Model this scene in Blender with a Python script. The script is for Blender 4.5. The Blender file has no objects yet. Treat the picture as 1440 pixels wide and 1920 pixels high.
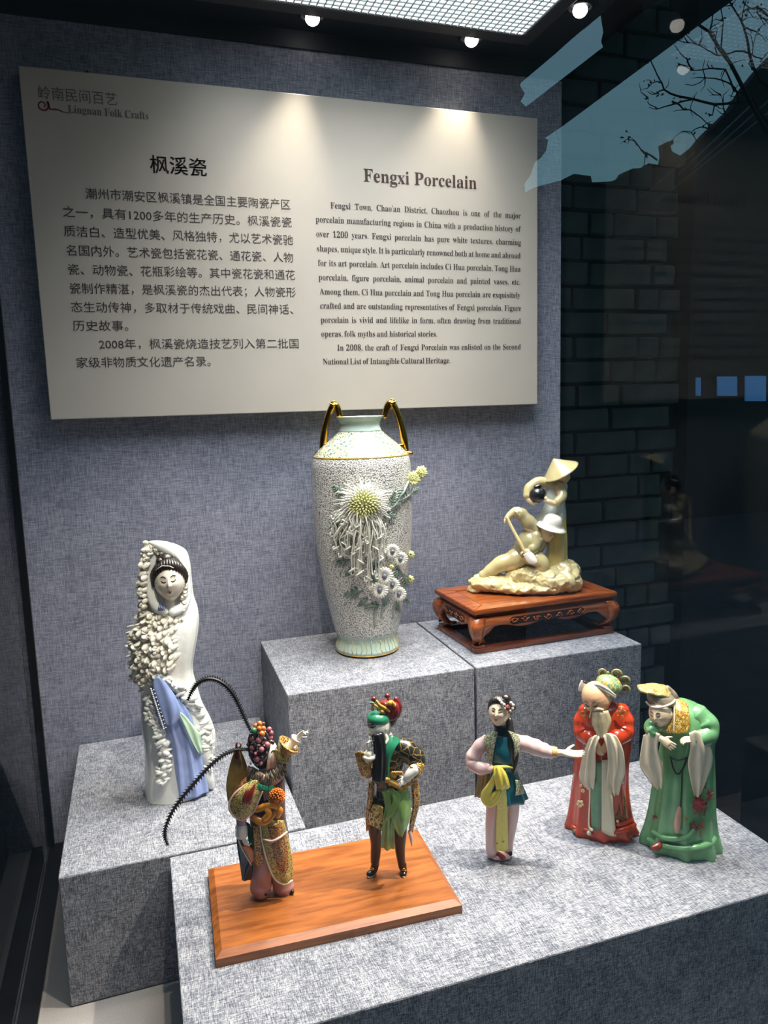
import bpy, bmesh, math, random
from mathutils import Vector, Matrix, noise
from math import sin, cos, pi, radians, sqrt

# ------------------------------------------------------------------ camera, sky, exposure
scn = bpy.context.scene
COL = scn.collection
Z0 = 1.55                                   # height of the text board's lower edge above the ground
CAM = Vector((0.1412, -1.4902, 0.0122 + Z0)); YAW, PIT, ROL, FPX = .3182, -.1443, -.0294, 1402.2
FWD = Vector((sin(YAW)*cos(PIT), cos(YAW)*cos(PIT), sin(PIT)))
RGT = Vector((cos(YAW), -sin(YAW), 0)); UPV = RGT.cross(FWD)
RGT, UPV = cos(ROL)*RGT + sin(ROL)*UPV, -sin(ROL)*RGT + cos(ROL)*UPV
cd = bpy.data.cameras.new('camera'); cam = bpy.data.objects.new('camera', cd); COL.objects.link(cam)
cd.sensor_fit = 'VERTICAL'; cd.sensor_height = 36.0; cd.lens = FPX/1920*36.0; cd.clip_start = .02
cam.matrix_world = Matrix.Translation(CAM) @ Matrix((RGT, UPV, -FWD)).transposed().to_4x4()
scn.camera = cam
scn.view_settings.view_transform = 'Standard'; scn.view_settings.look = 'None'
scn.view_settings.exposure = 0.40; scn.view_settings.gamma = 1.0
wd = bpy.data.worlds.new('evening_sky'); wd.use_nodes = True; scn.world = wd
_n = wd.node_tree.nodes; _l = wd.node_tree.links
_tc = _n.new('ShaderNodeTexCoord'); _sp = _n.new('ShaderNodeSeparateXYZ'); _r = _n.new('ShaderNodeValToRGB')
_l.new(_tc.outputs['Generated'], _sp.inputs[0]); _l.new(_sp.outputs['Z'], _r.inputs[0])
_r.color_ramp.elements[0].position = 0.0; _r.color_ramp.elements[0].color = (.19, .60, .62, 1)
_r.color_ramp.elements[1].position = .6; _r.color_ramp.elements[1].color = (.42, .72, 1.05, 1)
_l.new(_r.outputs[0], _n['Background'].inputs[0]); _n['Background'].inputs[1].default_value = 1.0

def area_light(name, loc, sx, sy, power, col, rot=(0, 0, 0)):
    d = bpy.data.lights.new(name, 'AREA'); d.shape = 'RECTANGLE'; d.size = sx; d.size_y = sy
    d.energy = power; d.color = col
    o = bpy.data.objects.new(name, d); COL.objects.link(o); o.location = loc; o.rotation_euler = rot; d.spread = radians(108)
    return o
PANEL_POWER = 8.5
area_light('ceiling_panel_light', (.612, -.391, Z0 + .700), .58, .58, PANEL_POWER, (.95, .98, 1.0))

def ray(px, py): return FWD + RGT*((px-720)/FPX) - UPV*((py-960)/FPX)
def on_y(px, py, y):
    d = ray(px, py); return CAM + d*((y-CAM.y)/d.y)
def on_z(px, py, z):
    d = ray(px, py); return CAM + d*((z-CAM.z)/d.z)

# ------------------------------------------------------------------ helpers
def tag(o, label=None, cat=None, group=None, kind=None):
    if label: o['label'] = label
    if cat: o['category'] = cat
    if group: o['group'] = group
    if kind: o['kind'] = kind
    return o
def empty(name, loc, rz=0.0):
    o = bpy.data.objects.new(name, None); COL.objects.link(o); o.location = loc; o.rotation_euler = (0, 0, rz)
    o.empty_display_size = .02
    return o
def obj(name, bm, mat, parent=None, smooth=True, remesh=0, solid=0):
    me = bpy.data.meshes.new(name)
    bmesh.ops.recalc_face_normals(bm, faces=bm.faces[:]) if not solid else None
    bm.to_mesh(me); bm.free()
    for m in (mat if isinstance(mat, (list, tuple)) else [mat]): me.materials.append(m)
    o = bpy.data.objects.new(name, me); COL.objects.link(o)
    if remesh:
        md = o.modifiers.new('r', 'REMESH'); md.mode = 'VOXEL'; md.voxel_size = remesh
        md2 = o.modifiers.new('s', 'SMOOTH'); md2.iterations = 2; md2.factor = .5
        me2 = bpy.data.meshes.new_from_object(o.evaluated_get(bpy.context.evaluated_depsgraph_get()))
        o.modifiers.clear(); o.data = me2; me2.name = name
        bpy.data.meshes.remove(me); me = me2
        if not me.materials: me.materials.append(mat)
    if smooth:
        me.polygons.foreach_set('use_smooth', [True]*len(me.polygons)); me.update()
    if parent: o.parent = parent
    return o
def box(bm, x0, x1, y0, y1, z0, z1, bev=0, mat=0):
    vs = [bm.verts.new(p) for p in ((x0,y0,z0),(x1,y0,z0),(x1,y1,z0),(x0,y1,z0),(x0,y0,z1),(x1,y0,z1),(x1,y1,z1),(x0,y1,z1))]
    fs = [bm.faces.new([vs[i] for i in f]) for f in ((3,2,1,0),(4,5,6,7),(0,1,5,4),(1,2,6,5),(2,3,7,6),(3,0,4,7))]
    for f in fs: f.material_index = mat
    if bev:
        es = list({e for f in fs for e in f.edges})
        bmesh.ops.bevel(bm, geom=es, offset=bev, segments=2, affect='EDGES', profile=.5)
    return vs
def prism(bm, pts, d):
    """pts: outline (3-D points); d: extrusion vector"""
    a = [bm.verts.new(p) for p in pts]; b = [bm.verts.new(Vector(p)+d) for p in pts]; n = len(pts)
    bm.faces.new(a); bm.faces.new(b[::-1])
    for i in range(n): bm.faces.new((a[i], b[i], b[(i+1) % n], a[(i+1) % n]))

# ------------------------------------------------------------------ materials
MATS = {}
def nt(name):
    m = bpy.data.materials.new(name); m.use_nodes = True
    return m, m.node_tree.nodes, m.node_tree.links, m.node_tree.nodes['Principled BSDF']
def C4(c): return (c[0], c[1], c[2], 1)
def srgb(r, g, b):
    return tuple(((v/255)/12.92 if v/255 <= .04045 else ((v/255+.055)/1.055)**2.4) for v in (r, g, b))
def plain(name, col, rough=.5, metal=0, coat=0, var=0, vscale=60, bump=0, bscale=300, emit=0):
    m, n, l, p = nt(name)
    p.inputs['Base Color'].default_value = C4(col); p.inputs['Roughness'].default_value = rough
    p.inputs['Metallic'].default_value = metal; p.inputs['Coat Weight'].default_value = coat
    p.inputs['Coat Roughness'].default_value = .08
    tc = n.new('ShaderNodeTexCoord')
    if var:
        t = n.new('ShaderNodeTexNoise'); t.inputs['Scale'].default_value = vscale; t.inputs['Detail'].default_value = 3
        l.new(tc.outputs['Object'], t.inputs['Vector'])
        mx = n.new('ShaderNodeMix'); mx.data_type = 'RGBA'
        mx.inputs[6].default_value = C4([c*(1-var) for c in col]); mx.inputs[7].default_value = C4([min(1, c*(1+var)) for c in col])
        mr = n.new('ShaderNodeMapRange'); mr.inputs[1].default_value = .3; mr.inputs[2].default_value = .7
        l.new(t.outputs['Fac'], mr.inputs[0]); l.new(mr.outputs[0], mx.inputs[0]); l.new(mx.outputs[2], p.inputs['Base Color'])
    if bump:
        t = n.new('ShaderNodeTexNoise'); t.inputs['Scale'].default_value = bscale; t.inputs['Detail'].default_value = 2
        l.new(tc.outputs['Object'], t.inputs['Vector'])
        b = n.new('ShaderNodeBump'); b.inputs['Strength'].default_value = bump; b.inputs['Distance'].default_value = .001
        l.new(t.outputs['Fac'], b.inputs['Height']); l.new(b.outputs[0], p.inputs['Normal'])
    if emit:
        p.inputs['Emission Color'].default_value = C4(col); p.inputs['Emission Strength'].default_value = emit
    return m
def glaze(name, col, var=.12, rough=.22, vscale=50):
    m = plain(name, col, rough, 0, .35, var, vscale); return m
def brocade(name, base, c2, c3, scale=220, width=.10, thr=.55, rough=.35, c4=None):
    """painted textile: raised-looking curls of c2 on the base, blots of c3"""
    m, n, l, p = nt(name)
    p.inputs['Roughness'].default_value = rough; p.inputs['Coat Weight'].default_value = .25
    tc = n.new('ShaderNodeTexCoord'); ns = n.new('ShaderNodeTexNoise'); ns.inputs['Scale'].default_value = scale*.6
    l.new(tc.outputs['Object'], ns.inputs['Vector'])
    mv = n.new('ShaderNodeMix'); mv.data_type = 'VECTOR'; mv.inputs[0].default_value = .012
    l.new(tc.outputs['Object'], mv.inputs[4]); l.new(ns.outputs['Color'], mv.inputs[5])
    v = n.new('ShaderNodeTexVoronoi'); v.feature = 'DISTANCE_TO_EDGE'; v.inputs['Scale'].default_value = scale
    l.new(mv.outputs[1], v.inputs['Vector'])
    lt = n.new('ShaderNodeMath'); lt.operation = 'LESS_THAN'; lt.inputs[1].default_value = width
    l.new(v.outputs['Distance'], lt.inputs[0])
    n2 = n.new('ShaderNodeTexNoise'); n2.inputs['Scale'].default_value = scale*.5; l.new(tc.outputs['Object'], n2.inputs['Vector'])
    gt = n.new('ShaderNodeMath'); gt.operation = 'GREATER_THAN'; gt.inputs[1].default_value = thr; l.new(n2.outputs['Fac'], gt.inputs[0])
    m1 = n.new('ShaderNodeMix'); m1.data_type = 'RGBA'; m1.inputs[6].default_value = C4(base); m1.inputs[7].default_value = C4(c3)
    l.new(gt.outputs[0], m1.inputs[0])
    m2 = n.new('ShaderNodeMix'); m2.data_type = 'RGBA'; m2.inputs[7].default_value = C4(c2)
    l.new(m1.outputs[2], m2.inputs[6]); l.new(lt.outputs[0], m2.inputs[0]); l.new(m2.outputs[2], p.inputs['Base Color'])
    b = n.new('ShaderNodeBump'); b.inputs['Strength'].default_value = .35; b.inputs['Distance'].default_value = .0006
    l.new(lt.outputs[0], b.inputs['Height']); l.new(b.outputs[0], p.inputs['Normal'])
    return m
def fabric(name, dark, mid, light, sc=1.0):
    m, n, l, p = nt(name); p.inputs['Roughness'].default_value = .9; p.inputs['Specular IOR Level'].default_value = .15
    tc = n.new('ShaderNodeTexCoord'); ge = n.new('ShaderNodeNewGeometry'); sx = n.new('ShaderNodeSeparateXYZ')
    l.new(ge.outputs['Normal'], sx.inputs[0])
    ab = n.new('ShaderNodeMath'); ab.operation = 'ABSOLUTE'; l.new(sx.outputs['Z'], ab.inputs[0])
    hz = n.new('ShaderNodeMath'); hz.operation = 'GREATER_THAN'; hz.inputs[1].default_value = .5; l.new(ab.outputs[0], hz.inputs[0])
    def th(vec):
        mp = n.new('ShaderNodeMapping'); mp.inputs['Scale'].default_value = [k*sc for k in vec]
        l.new(tc.outputs['Object'], mp.inputs['Vector'])
        t = n.new('ShaderNodeTexNoise'); t.inputs['Scale'].default_value = 1; t.inputs['Detail'].default_value = 2.5; t.inputs['Roughness'].default_value = .65
        l.new(mp.outputs[0], t.inputs['Vector']); return t.outputs['Fac']
    warp = th((38, 520, 520)); wz = th((520, 520, 38)); wy = th((520, 38, 520))
    mz = n.new('ShaderNodeMix'); l.new(hz.outputs[0], mz.inputs[0]); l.new(wz, mz.inputs[2]); l.new(wy, mz.inputs[3])
    cl = th((9, 9, 9))
    ad = n.new('ShaderNodeMath'); ad.operation = 'ADD'; l.new(warp, ad.inputs[0]); l.new(mz.outputs[0], ad.inputs[1])
    ac = n.new('ShaderNodeMath'); ac.operation = 'MULTIPLY_ADD'; ac.inputs[1].default_value = .25; l.new(cl, ac.inputs[0]); l.new(ad.outputs[0], ac.inputs[2])
    r = n.new('ShaderNodeValToRGB'); e = r.color_ramp.elements
    hf = n.new('ShaderNodeMath'); hf.operation = 'MULTIPLY'; hf.inputs[1].default_value = .5; l.new(ac.outputs[0], hf.inputs[0]); l.new(hf.outputs[0], r.inputs[0])
    e[0].position = .46; e[0].color = C4(dark); e[1].position = .66; e[1].color = C4(light)
    k = e.new(.56); k.color = C4(mid)
    l.new(r.outputs[0], p.inputs['Base Color'])
    b = n.new('ShaderNodeBump'); b.inputs['Strength'].default_value = .5; b.inputs['Distance'].default_value = .0008
    l.new(hf.outputs[0], b.inputs['Height']); l.new(b.outputs[0], p.inputs['Normal'])
    return m
def wood(name, c1, c2, scale=1, rough=.3, axis=(6, 90, 90)):
    m, n, l, p = nt(name); p.inputs['Roughness'].default_value = rough; p.inputs['Coat Weight'].default_value = .3
    tc = n.new('ShaderNodeTexCoord'); mp = n.new('ShaderNodeMapping'); mp.inputs['Scale'].default_value = [a*scale for a in axis]
    l.new(tc.outputs['Object'], mp.inputs['Vector'])
    t = n.new('ShaderNodeTexNoise'); t.inputs['Scale'].default_value = 1; t.inputs['Detail'].default_value = 5; t.inputs['Roughness'].default_value = .6
    l.new(mp.outputs[0], t.inputs['Vector'])
    r = n.new('ShaderNodeValToRGB'); e = r.color_ramp.elements; e[0].position = .35; e[0].color = C4(c1); e[1].position = .62; e[1].color = C4(c2)
    l.new(t.outputs['Fac'], r.inputs[0]); l.new(r.outputs[0], p.inputs['Base Color'])
    return m
def glass(name, f0, tint=(1, 1, 1)):
    m, n, l, p = nt(name); n.remove(p); out = n['Material Output']
    tr = n.new('ShaderNodeBsdfTransparent'); tr.inputs[0].default_value = C4(tint)
    gl = n.new('ShaderNodeBsdfGlossy'); gl.inputs['Roughness'].default_value = 0.0
    g = n.new('ShaderNodeNewGeometry'); dt = n.new('ShaderNodeVectorMath'); dt.operation = 'DOT_PRODUCT'
    l.new(g.outputs['Normal'], dt.inputs[0]); l.new(g.outputs['Incoming'], dt.inputs[1])
    def mt(op, a, b):
        k = n.new('ShaderNodeMath'); k.operation = op
        for i, v in enumerate((a, b)):
            if v is None: continue
            if isinstance(v, (int, float)): k.inputs[i].default_value = v
            else: l.new(v, k.inputs[i])
        return k.outputs[0]
    c = mt('ABSOLUTE', dt.outputs['Value'], None); k = mt('SUBTRACT', 1.0, c); k = mt('POWER', k, 5.0)
    k = mt('MULTIPLY', k, 1-f0); k = mt('ADD', k, f0)
    k = mt('MULTIPLY', k, mt('SUBTRACT', 1.0, g.outputs['Backfacing']))
    mx = n.new('ShaderNodeMixShader'); l.new(k, mx.inputs[0]); l.new(tr.outputs[0], mx.inputs[1]); l.new(gl.outputs[0], mx.inputs[2])
    l.new(mx.outputs[0], out.inputs[0])
    return m
def emis(name, col, s):
    m, n, l, p = nt(name); p.inputs['Base Color'].default_value = C4(col)
    p.inputs['Emission Color'].default_value = C4(col); p.inputs['Emission Strength'].default_value = s; return m

M_fab = fabric('grey_linen', srgb(66, 69, 80), srgb(117, 120, 129), srgb(178, 179, 183), 3.2)
M_fabw = fabric('grey_linen_wall', srgb(104, 107, 122), srgb(132, 135, 150), srgb(158, 161, 174), 1.4)
M_floorfab = plain('pale_woven_floor_cloth', srgb(150, 145, 142), .9, var=.12, vscale=500)
M_black = plain('black_metal', srgb(14, 15, 18), .35)
M_blackc = plain('black_ceiling_board', srgb(13, 15, 24), .6, var=.2, vscale=5)
M_greyframe = plain('dark_grey_metal', srgb(46, 46, 48), .5)
M_board = plain('cream_board', srgb(188, 180, 168), .42, var=.03, vscale=8)
M_ink = plain('dark_ink', srgb(52, 44, 42), .6)
M_inkt = plain('brown_title_ink', srgb(58, 34, 30), .6)
M_inkg = plain('grey_ink', srgb(98, 94, 88), .6)
M_inkr = plain('crimson_ink', srgb(120, 24, 34), .6)
M_glassf = glass('front_glass', .17)
M_glasss = glass('side_glass', .016)
M_brick = plain('grey_brick', srgb(78, 81, 78), .85, var=.25, vscale=12, bump=.6, bscale=60)
M_mortar = plain('lime_mortar', srgb(38, 39, 39), .9, var=.2, vscale=30)
M_darkwall = plain('dark_timber', srgb(24, 25, 28), .8, var=.3, vscale=3)
M_paving = plain('dark_stone_paving', srgb(60, 60, 60), .8, var=.35, vscale=9)
M_sil = plain('silhouette_dark_masonry', srgb(26, 28, 30), .9, var=.3, vscale=2)  # unlit look of the mirrored buildings put into a near-black colour
M_roof = plain('dark_roof_tile', srgb(22, 24, 28), .8)  # colour kept near black so eave and beam read as unlit silhouettes
M_bark = plain('dark_bark', srgb(28, 24, 22), .9)
M_leafd = plain('dark_leaf', srgb(24, 32, 22), .8)
M_lampglow = emis('lamp_glow', (1, .96, .86), 8)
M_diff = emis('diffuser_glow', (.88, .96, 1.0), 1.5)
M_chrome = plain('steel', srgb(190, 190, 190), .25, 1)
# ------------------------------------------------------------------ the setting
def sbox(name, x0, x1, y0, y1, z0, z1, m, kind='structure', bev=0, parent=None):
    bm = bmesh.new(); box(bm, x0, x1, y0, y1, z0, z1, bev)
    o = obj(name, bm, m, parent, smooth=False)
    if kind and not parent: o['kind'] = kind
    return o
XL, XR, YB, YF = -.078, 1.085, .034, -.84     # inner faces of the case's glass, back wall and front glass
Zf = Z0-.842; Zc = Z0+.725; Zt = Z0+.693
sbox('wall_back', XL-.012, 1.0786, YB, YB+.05, Zf-.05, Zt+.4, M_fabw)
sbox('trim_1', XL, 1.0786, YB-.006, YB-.0005, Zt, Zc, M_blackc)                 # black fascia above the cloth
sbox('ceiling', XL-.02, XR+.02, YF-.05, YB+.05, Zc, Zc+.12, M_blackc)
sbox('floor', XL, XR, YF-.05, YB, Zf-.03, Zf, M_floorfab)
sbox('trim_2', XL+.0005, XL+.03, YF, YB-.001, Zf+.0005, Zf+.006, M_black)         # black rail along the left pane
sbox('trim_3', XR-.10, XR-.0005, YF, YB-.001, Zf+.0005, Zf+.006, M_black)
sbox('trim_4', XL+.0005, XL+.011, YB-.010, YB-.0005, Zf+.007, Zc-.001, M_black)  # black corner post
sbox('trim_5', XL+.0005, XL+.0032, YF, YB-.012, Zf+.0065, Zf+.0085, M_chrome)    # added bright strip, stands in for the light line of the glass edge
o = sbox('window_1', XL-.03, XR+.03, YF-.008, YF, Zf-.02, Zc+.1, M_glassf)
o = sbox('window_2', XR, XR+.008, YF, YB+.04, Zf, Zc, M_glasss)
o = sbox('window_3', XL-.008, XL, YF, YB+.04, Zf, Zc, M_glasss)
sbox('trim_6', XL-.05, XR+.05, YF-.06, YB+.05, 0.0, Zf-.031, M_black)            # cabinet under the glass
sbox('trim_7', XL-.05, XR+.05, YF-.05, YF-.010, Zc-.006, Zc+.16, M_black)
# surroundings
def ground(): 
    bm = bmesh.new(); box(bm, -6, 9, -9, 3, -.1, 0); o = obj('floor_outside', bm, M_paving, smooth=False); o['kind'] = 'structure'
ground()
wb = sbox('wall_brick', 1.10, 1.955, .712, .86, 0, 3.4, M_mortar)
rb = random.Random(4)
bm0 = []
def brick_mesh(L, H, k):
    bm = bmesh.new(); box(bm, -L/2, L/2, -.02, .02, -H/2, H/2, .004)
    for v in bm.verts:
        v.co += Vector((rb.uniform(-1, 1)*.0025, rb.uniform(-1, 1)*.002, rb.uniform(-1, 1)*.0025))
    me = bpy.data.meshes.new('brick'); bm.to_mesh(me); bm.free(); me.materials.append(M_brick); return me
bms = {L: [brick_mesh(L, .066, k) for k in range(3)] for L in (.232, .155, .08)}
pitch = .0785; row = 0; z = .35
while z < 3.1:
    x = 1.42 - (row % 2)*.12 + rb.uniform(-.02, .02)
    while x < 1.93:
        L = rb.choice((.232, .232, .232, .155, .08))
        if x + L > 1.95: L = .08 if x+.08 < 1.95 else 0
        if not L: break
        o = bpy.data.objects.new('brick', rb.choice(bms[L])); COL.objects.link(o); o.parent = wb
        o.location = (x+L/2, .700+rb.uniform(-.004, .004), z + .039); o.rotation_euler = (0, rb.uniform(-.006, .006), 0)
        x += L + .012
    z += pitch; row += 1
sbox('wall_dark', 1.95, 5.0, .64, .80, 0, 4.2, M_darkwall)
sbox('wall_right_skyblock', 4.2, 4.3, -.9, .64, 0, 4.2, M_darkwall)  # unseen wall, added to stop sky light leaking in from the right
sbox('wall_left', -1.3, -1.2, -1.6, .84, 0, 4.2, M_darkwall)
sbox('wall_rear', -1.3, 1.10, .70, .84, 0, 4.2, M_darkwall)
sbox('ceiling_skyblock', -1.3, 4.2, -.90, .84, 3.35, 3.5, M_darkwall)  # unseen ceiling, added to shut sky light out around the case
# ------------------------------------------------------------------ what the front pane reflects: the courtyard behind the viewer
YG = YF - .008
def mir(px, py, Yv):
    p = on_y(px, py, Yv); return Vector((p.x, 2*YG - p.y, p.z))
def block(name, pts, Yv, depth, m, label=None, cat=None, kind=None, parent=None):
    bm = bmesh.new(); prism(bm, [mir(a, b, Yv) for a, b in pts], Vector((0, -depth, 0)))
    o = obj(name, bm, m, parent, smooth=False)
    return tag(o, label, cat, kind=kind)
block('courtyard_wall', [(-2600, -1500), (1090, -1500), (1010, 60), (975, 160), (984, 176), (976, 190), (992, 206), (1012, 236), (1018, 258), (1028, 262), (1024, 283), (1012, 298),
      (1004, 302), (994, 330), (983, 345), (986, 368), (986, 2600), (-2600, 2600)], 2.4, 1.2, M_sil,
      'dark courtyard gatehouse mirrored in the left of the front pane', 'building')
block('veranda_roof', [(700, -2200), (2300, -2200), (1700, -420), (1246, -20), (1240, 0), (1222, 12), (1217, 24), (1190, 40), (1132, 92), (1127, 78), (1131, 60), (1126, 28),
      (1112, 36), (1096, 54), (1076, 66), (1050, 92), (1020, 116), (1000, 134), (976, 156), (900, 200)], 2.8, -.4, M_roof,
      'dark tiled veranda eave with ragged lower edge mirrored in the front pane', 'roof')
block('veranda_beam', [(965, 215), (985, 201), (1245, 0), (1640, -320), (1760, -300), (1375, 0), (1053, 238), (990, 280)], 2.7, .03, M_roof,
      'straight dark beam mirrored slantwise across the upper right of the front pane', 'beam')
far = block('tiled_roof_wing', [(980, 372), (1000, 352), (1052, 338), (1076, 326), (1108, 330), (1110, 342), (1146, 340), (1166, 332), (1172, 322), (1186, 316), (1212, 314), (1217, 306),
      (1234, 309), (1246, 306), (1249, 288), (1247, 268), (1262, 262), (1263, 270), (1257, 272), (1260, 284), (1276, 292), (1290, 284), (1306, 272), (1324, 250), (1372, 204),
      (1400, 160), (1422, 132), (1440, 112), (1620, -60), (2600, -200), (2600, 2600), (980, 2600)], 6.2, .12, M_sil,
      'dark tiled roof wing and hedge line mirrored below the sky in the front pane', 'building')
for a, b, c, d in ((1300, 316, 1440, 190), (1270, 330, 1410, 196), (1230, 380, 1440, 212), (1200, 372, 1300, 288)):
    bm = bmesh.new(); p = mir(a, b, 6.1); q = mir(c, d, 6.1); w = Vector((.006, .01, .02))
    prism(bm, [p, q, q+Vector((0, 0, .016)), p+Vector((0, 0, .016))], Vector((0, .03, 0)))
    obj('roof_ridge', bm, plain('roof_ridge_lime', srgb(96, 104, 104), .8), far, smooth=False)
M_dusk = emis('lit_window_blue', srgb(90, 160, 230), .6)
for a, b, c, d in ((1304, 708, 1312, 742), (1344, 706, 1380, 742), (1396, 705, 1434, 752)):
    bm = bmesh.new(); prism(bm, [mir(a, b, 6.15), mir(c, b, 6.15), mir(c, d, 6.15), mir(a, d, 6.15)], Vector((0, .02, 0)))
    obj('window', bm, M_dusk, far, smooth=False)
# bare tree between the two roofs
def tubew(bm, pts, rad, seg=6):
    """tube along 3-D points"""
    n = len(pts); rings = []
    for i, p in enumerate(pts):
        t = (pts[min(i+1, n-1)] - pts[max(i-1, 0)]).normalized()
        a = t.orthogonal().normalized() if i == 0 else (pa - t*pa.dot(t)).normalized()
        pa = a; b = t.cross(a)
        rings.append([bm.verts.new(p + (a*cos(2*pi*k/seg) + b*sin(2*pi*k/seg))*rad[i]) for k in range(seg)])
    for i in range(n-1):
        for k in range(seg): bm.faces.new((rings[i][k], rings[i][(k+1) % seg], rings[i+1][(k+1) % seg], rings[i+1][k]))
    bm.faces.new(rings[0][::-1]); bm.faces.new(rings[-1])
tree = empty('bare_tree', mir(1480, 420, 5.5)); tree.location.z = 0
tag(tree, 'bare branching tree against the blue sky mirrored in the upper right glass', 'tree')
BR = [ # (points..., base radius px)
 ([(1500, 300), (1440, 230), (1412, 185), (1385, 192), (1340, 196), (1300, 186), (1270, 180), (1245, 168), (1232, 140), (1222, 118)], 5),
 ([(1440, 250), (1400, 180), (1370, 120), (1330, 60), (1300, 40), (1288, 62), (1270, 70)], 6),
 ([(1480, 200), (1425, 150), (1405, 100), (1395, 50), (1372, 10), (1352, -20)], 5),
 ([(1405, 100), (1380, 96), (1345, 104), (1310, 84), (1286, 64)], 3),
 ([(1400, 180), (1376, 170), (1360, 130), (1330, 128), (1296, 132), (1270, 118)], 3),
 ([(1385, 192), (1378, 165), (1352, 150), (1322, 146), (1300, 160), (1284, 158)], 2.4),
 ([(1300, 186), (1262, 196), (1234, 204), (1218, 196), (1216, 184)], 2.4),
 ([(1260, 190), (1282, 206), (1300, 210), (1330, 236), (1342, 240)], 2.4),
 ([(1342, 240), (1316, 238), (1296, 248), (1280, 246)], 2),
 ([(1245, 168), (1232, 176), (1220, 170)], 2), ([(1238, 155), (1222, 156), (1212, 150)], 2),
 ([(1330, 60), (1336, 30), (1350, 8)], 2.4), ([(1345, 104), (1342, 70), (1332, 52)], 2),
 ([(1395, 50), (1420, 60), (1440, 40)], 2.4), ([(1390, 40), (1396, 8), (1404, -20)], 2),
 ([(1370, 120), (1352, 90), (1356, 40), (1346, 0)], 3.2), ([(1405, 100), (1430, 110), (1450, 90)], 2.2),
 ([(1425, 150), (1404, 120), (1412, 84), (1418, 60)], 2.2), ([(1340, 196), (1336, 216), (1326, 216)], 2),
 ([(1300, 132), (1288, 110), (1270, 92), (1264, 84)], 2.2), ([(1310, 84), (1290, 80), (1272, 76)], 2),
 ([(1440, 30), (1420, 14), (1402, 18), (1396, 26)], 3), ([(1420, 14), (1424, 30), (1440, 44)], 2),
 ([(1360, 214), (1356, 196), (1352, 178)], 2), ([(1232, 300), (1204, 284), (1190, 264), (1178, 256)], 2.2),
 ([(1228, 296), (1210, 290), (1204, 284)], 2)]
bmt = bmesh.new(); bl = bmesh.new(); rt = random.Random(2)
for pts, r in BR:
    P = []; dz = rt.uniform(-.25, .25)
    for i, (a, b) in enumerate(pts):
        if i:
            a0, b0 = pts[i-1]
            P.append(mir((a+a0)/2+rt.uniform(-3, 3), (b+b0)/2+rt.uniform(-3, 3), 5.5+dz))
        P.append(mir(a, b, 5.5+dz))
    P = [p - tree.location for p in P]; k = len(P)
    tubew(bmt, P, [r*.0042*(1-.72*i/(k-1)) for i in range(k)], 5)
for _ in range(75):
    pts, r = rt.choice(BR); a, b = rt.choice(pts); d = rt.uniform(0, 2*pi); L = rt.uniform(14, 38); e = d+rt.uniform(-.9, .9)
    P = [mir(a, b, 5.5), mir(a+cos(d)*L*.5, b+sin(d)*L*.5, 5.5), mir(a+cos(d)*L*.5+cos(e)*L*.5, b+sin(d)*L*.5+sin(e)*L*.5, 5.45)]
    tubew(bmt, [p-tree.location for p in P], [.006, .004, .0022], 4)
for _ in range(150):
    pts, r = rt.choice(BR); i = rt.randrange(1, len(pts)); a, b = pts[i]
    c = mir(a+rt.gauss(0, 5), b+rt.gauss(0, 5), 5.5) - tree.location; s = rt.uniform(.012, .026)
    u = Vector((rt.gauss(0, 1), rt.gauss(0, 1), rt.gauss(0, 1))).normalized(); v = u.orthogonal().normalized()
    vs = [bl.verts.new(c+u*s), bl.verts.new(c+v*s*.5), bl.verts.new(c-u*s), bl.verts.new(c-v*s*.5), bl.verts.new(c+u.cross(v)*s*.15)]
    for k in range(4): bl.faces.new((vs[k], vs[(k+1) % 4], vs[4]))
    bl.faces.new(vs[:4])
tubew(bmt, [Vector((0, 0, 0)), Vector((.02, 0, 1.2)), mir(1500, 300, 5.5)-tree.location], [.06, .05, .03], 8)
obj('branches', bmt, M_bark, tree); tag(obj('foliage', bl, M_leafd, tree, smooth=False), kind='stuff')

# ------------------------------------------------------------------ ceiling light and spotlights
cl = empty('ceiling_light', (.612, -.391, Zc)); tag(cl, 'square white ceiling light panel behind a fine grid', 'ceiling light')
bm = bmesh.new(); box(bm, -.301, .301, -.299, .299, -.012, -.004); obj('diffuser', bm, M_diff, cl, smooth=False)
for a, b, c, d in ((-.331, .331, .300, .330), (-.331, .331, -.330, -.300), (-.331, -.302, -.2995, .2995), (.302, .331, -.2995, .2995)):
    bm = bmesh.new(); box(bm, a, b, c, d, -.016, -.0005, .002); obj('frame', bm, M_greyframe, cl, smooth=False)
M_louv = plain('white_louvre', srgb(205, 215, 215), .5)
bm = bmesh.new(); box(bm, -.0012, .0012, -.299, .299, -.0145, -.0125); gb = obj('grid_bar', bm, M_louv, cl, smooth=False)
NB = 44
gb.location.x = -.301+.602/NB
for i in range(2, NB):
    o = gb.copy(); COL.objects.link(o); o.parent = cl; o.location.x = -.301+.602*i/NB
for i in range(1, NB):
    o = gb.copy(); COL.objects.link(o); o.parent = cl; o.location = (0, -.299+.598*i/NB, -.0002); o.rotation_euler = (0, 0, pi/2)
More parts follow.
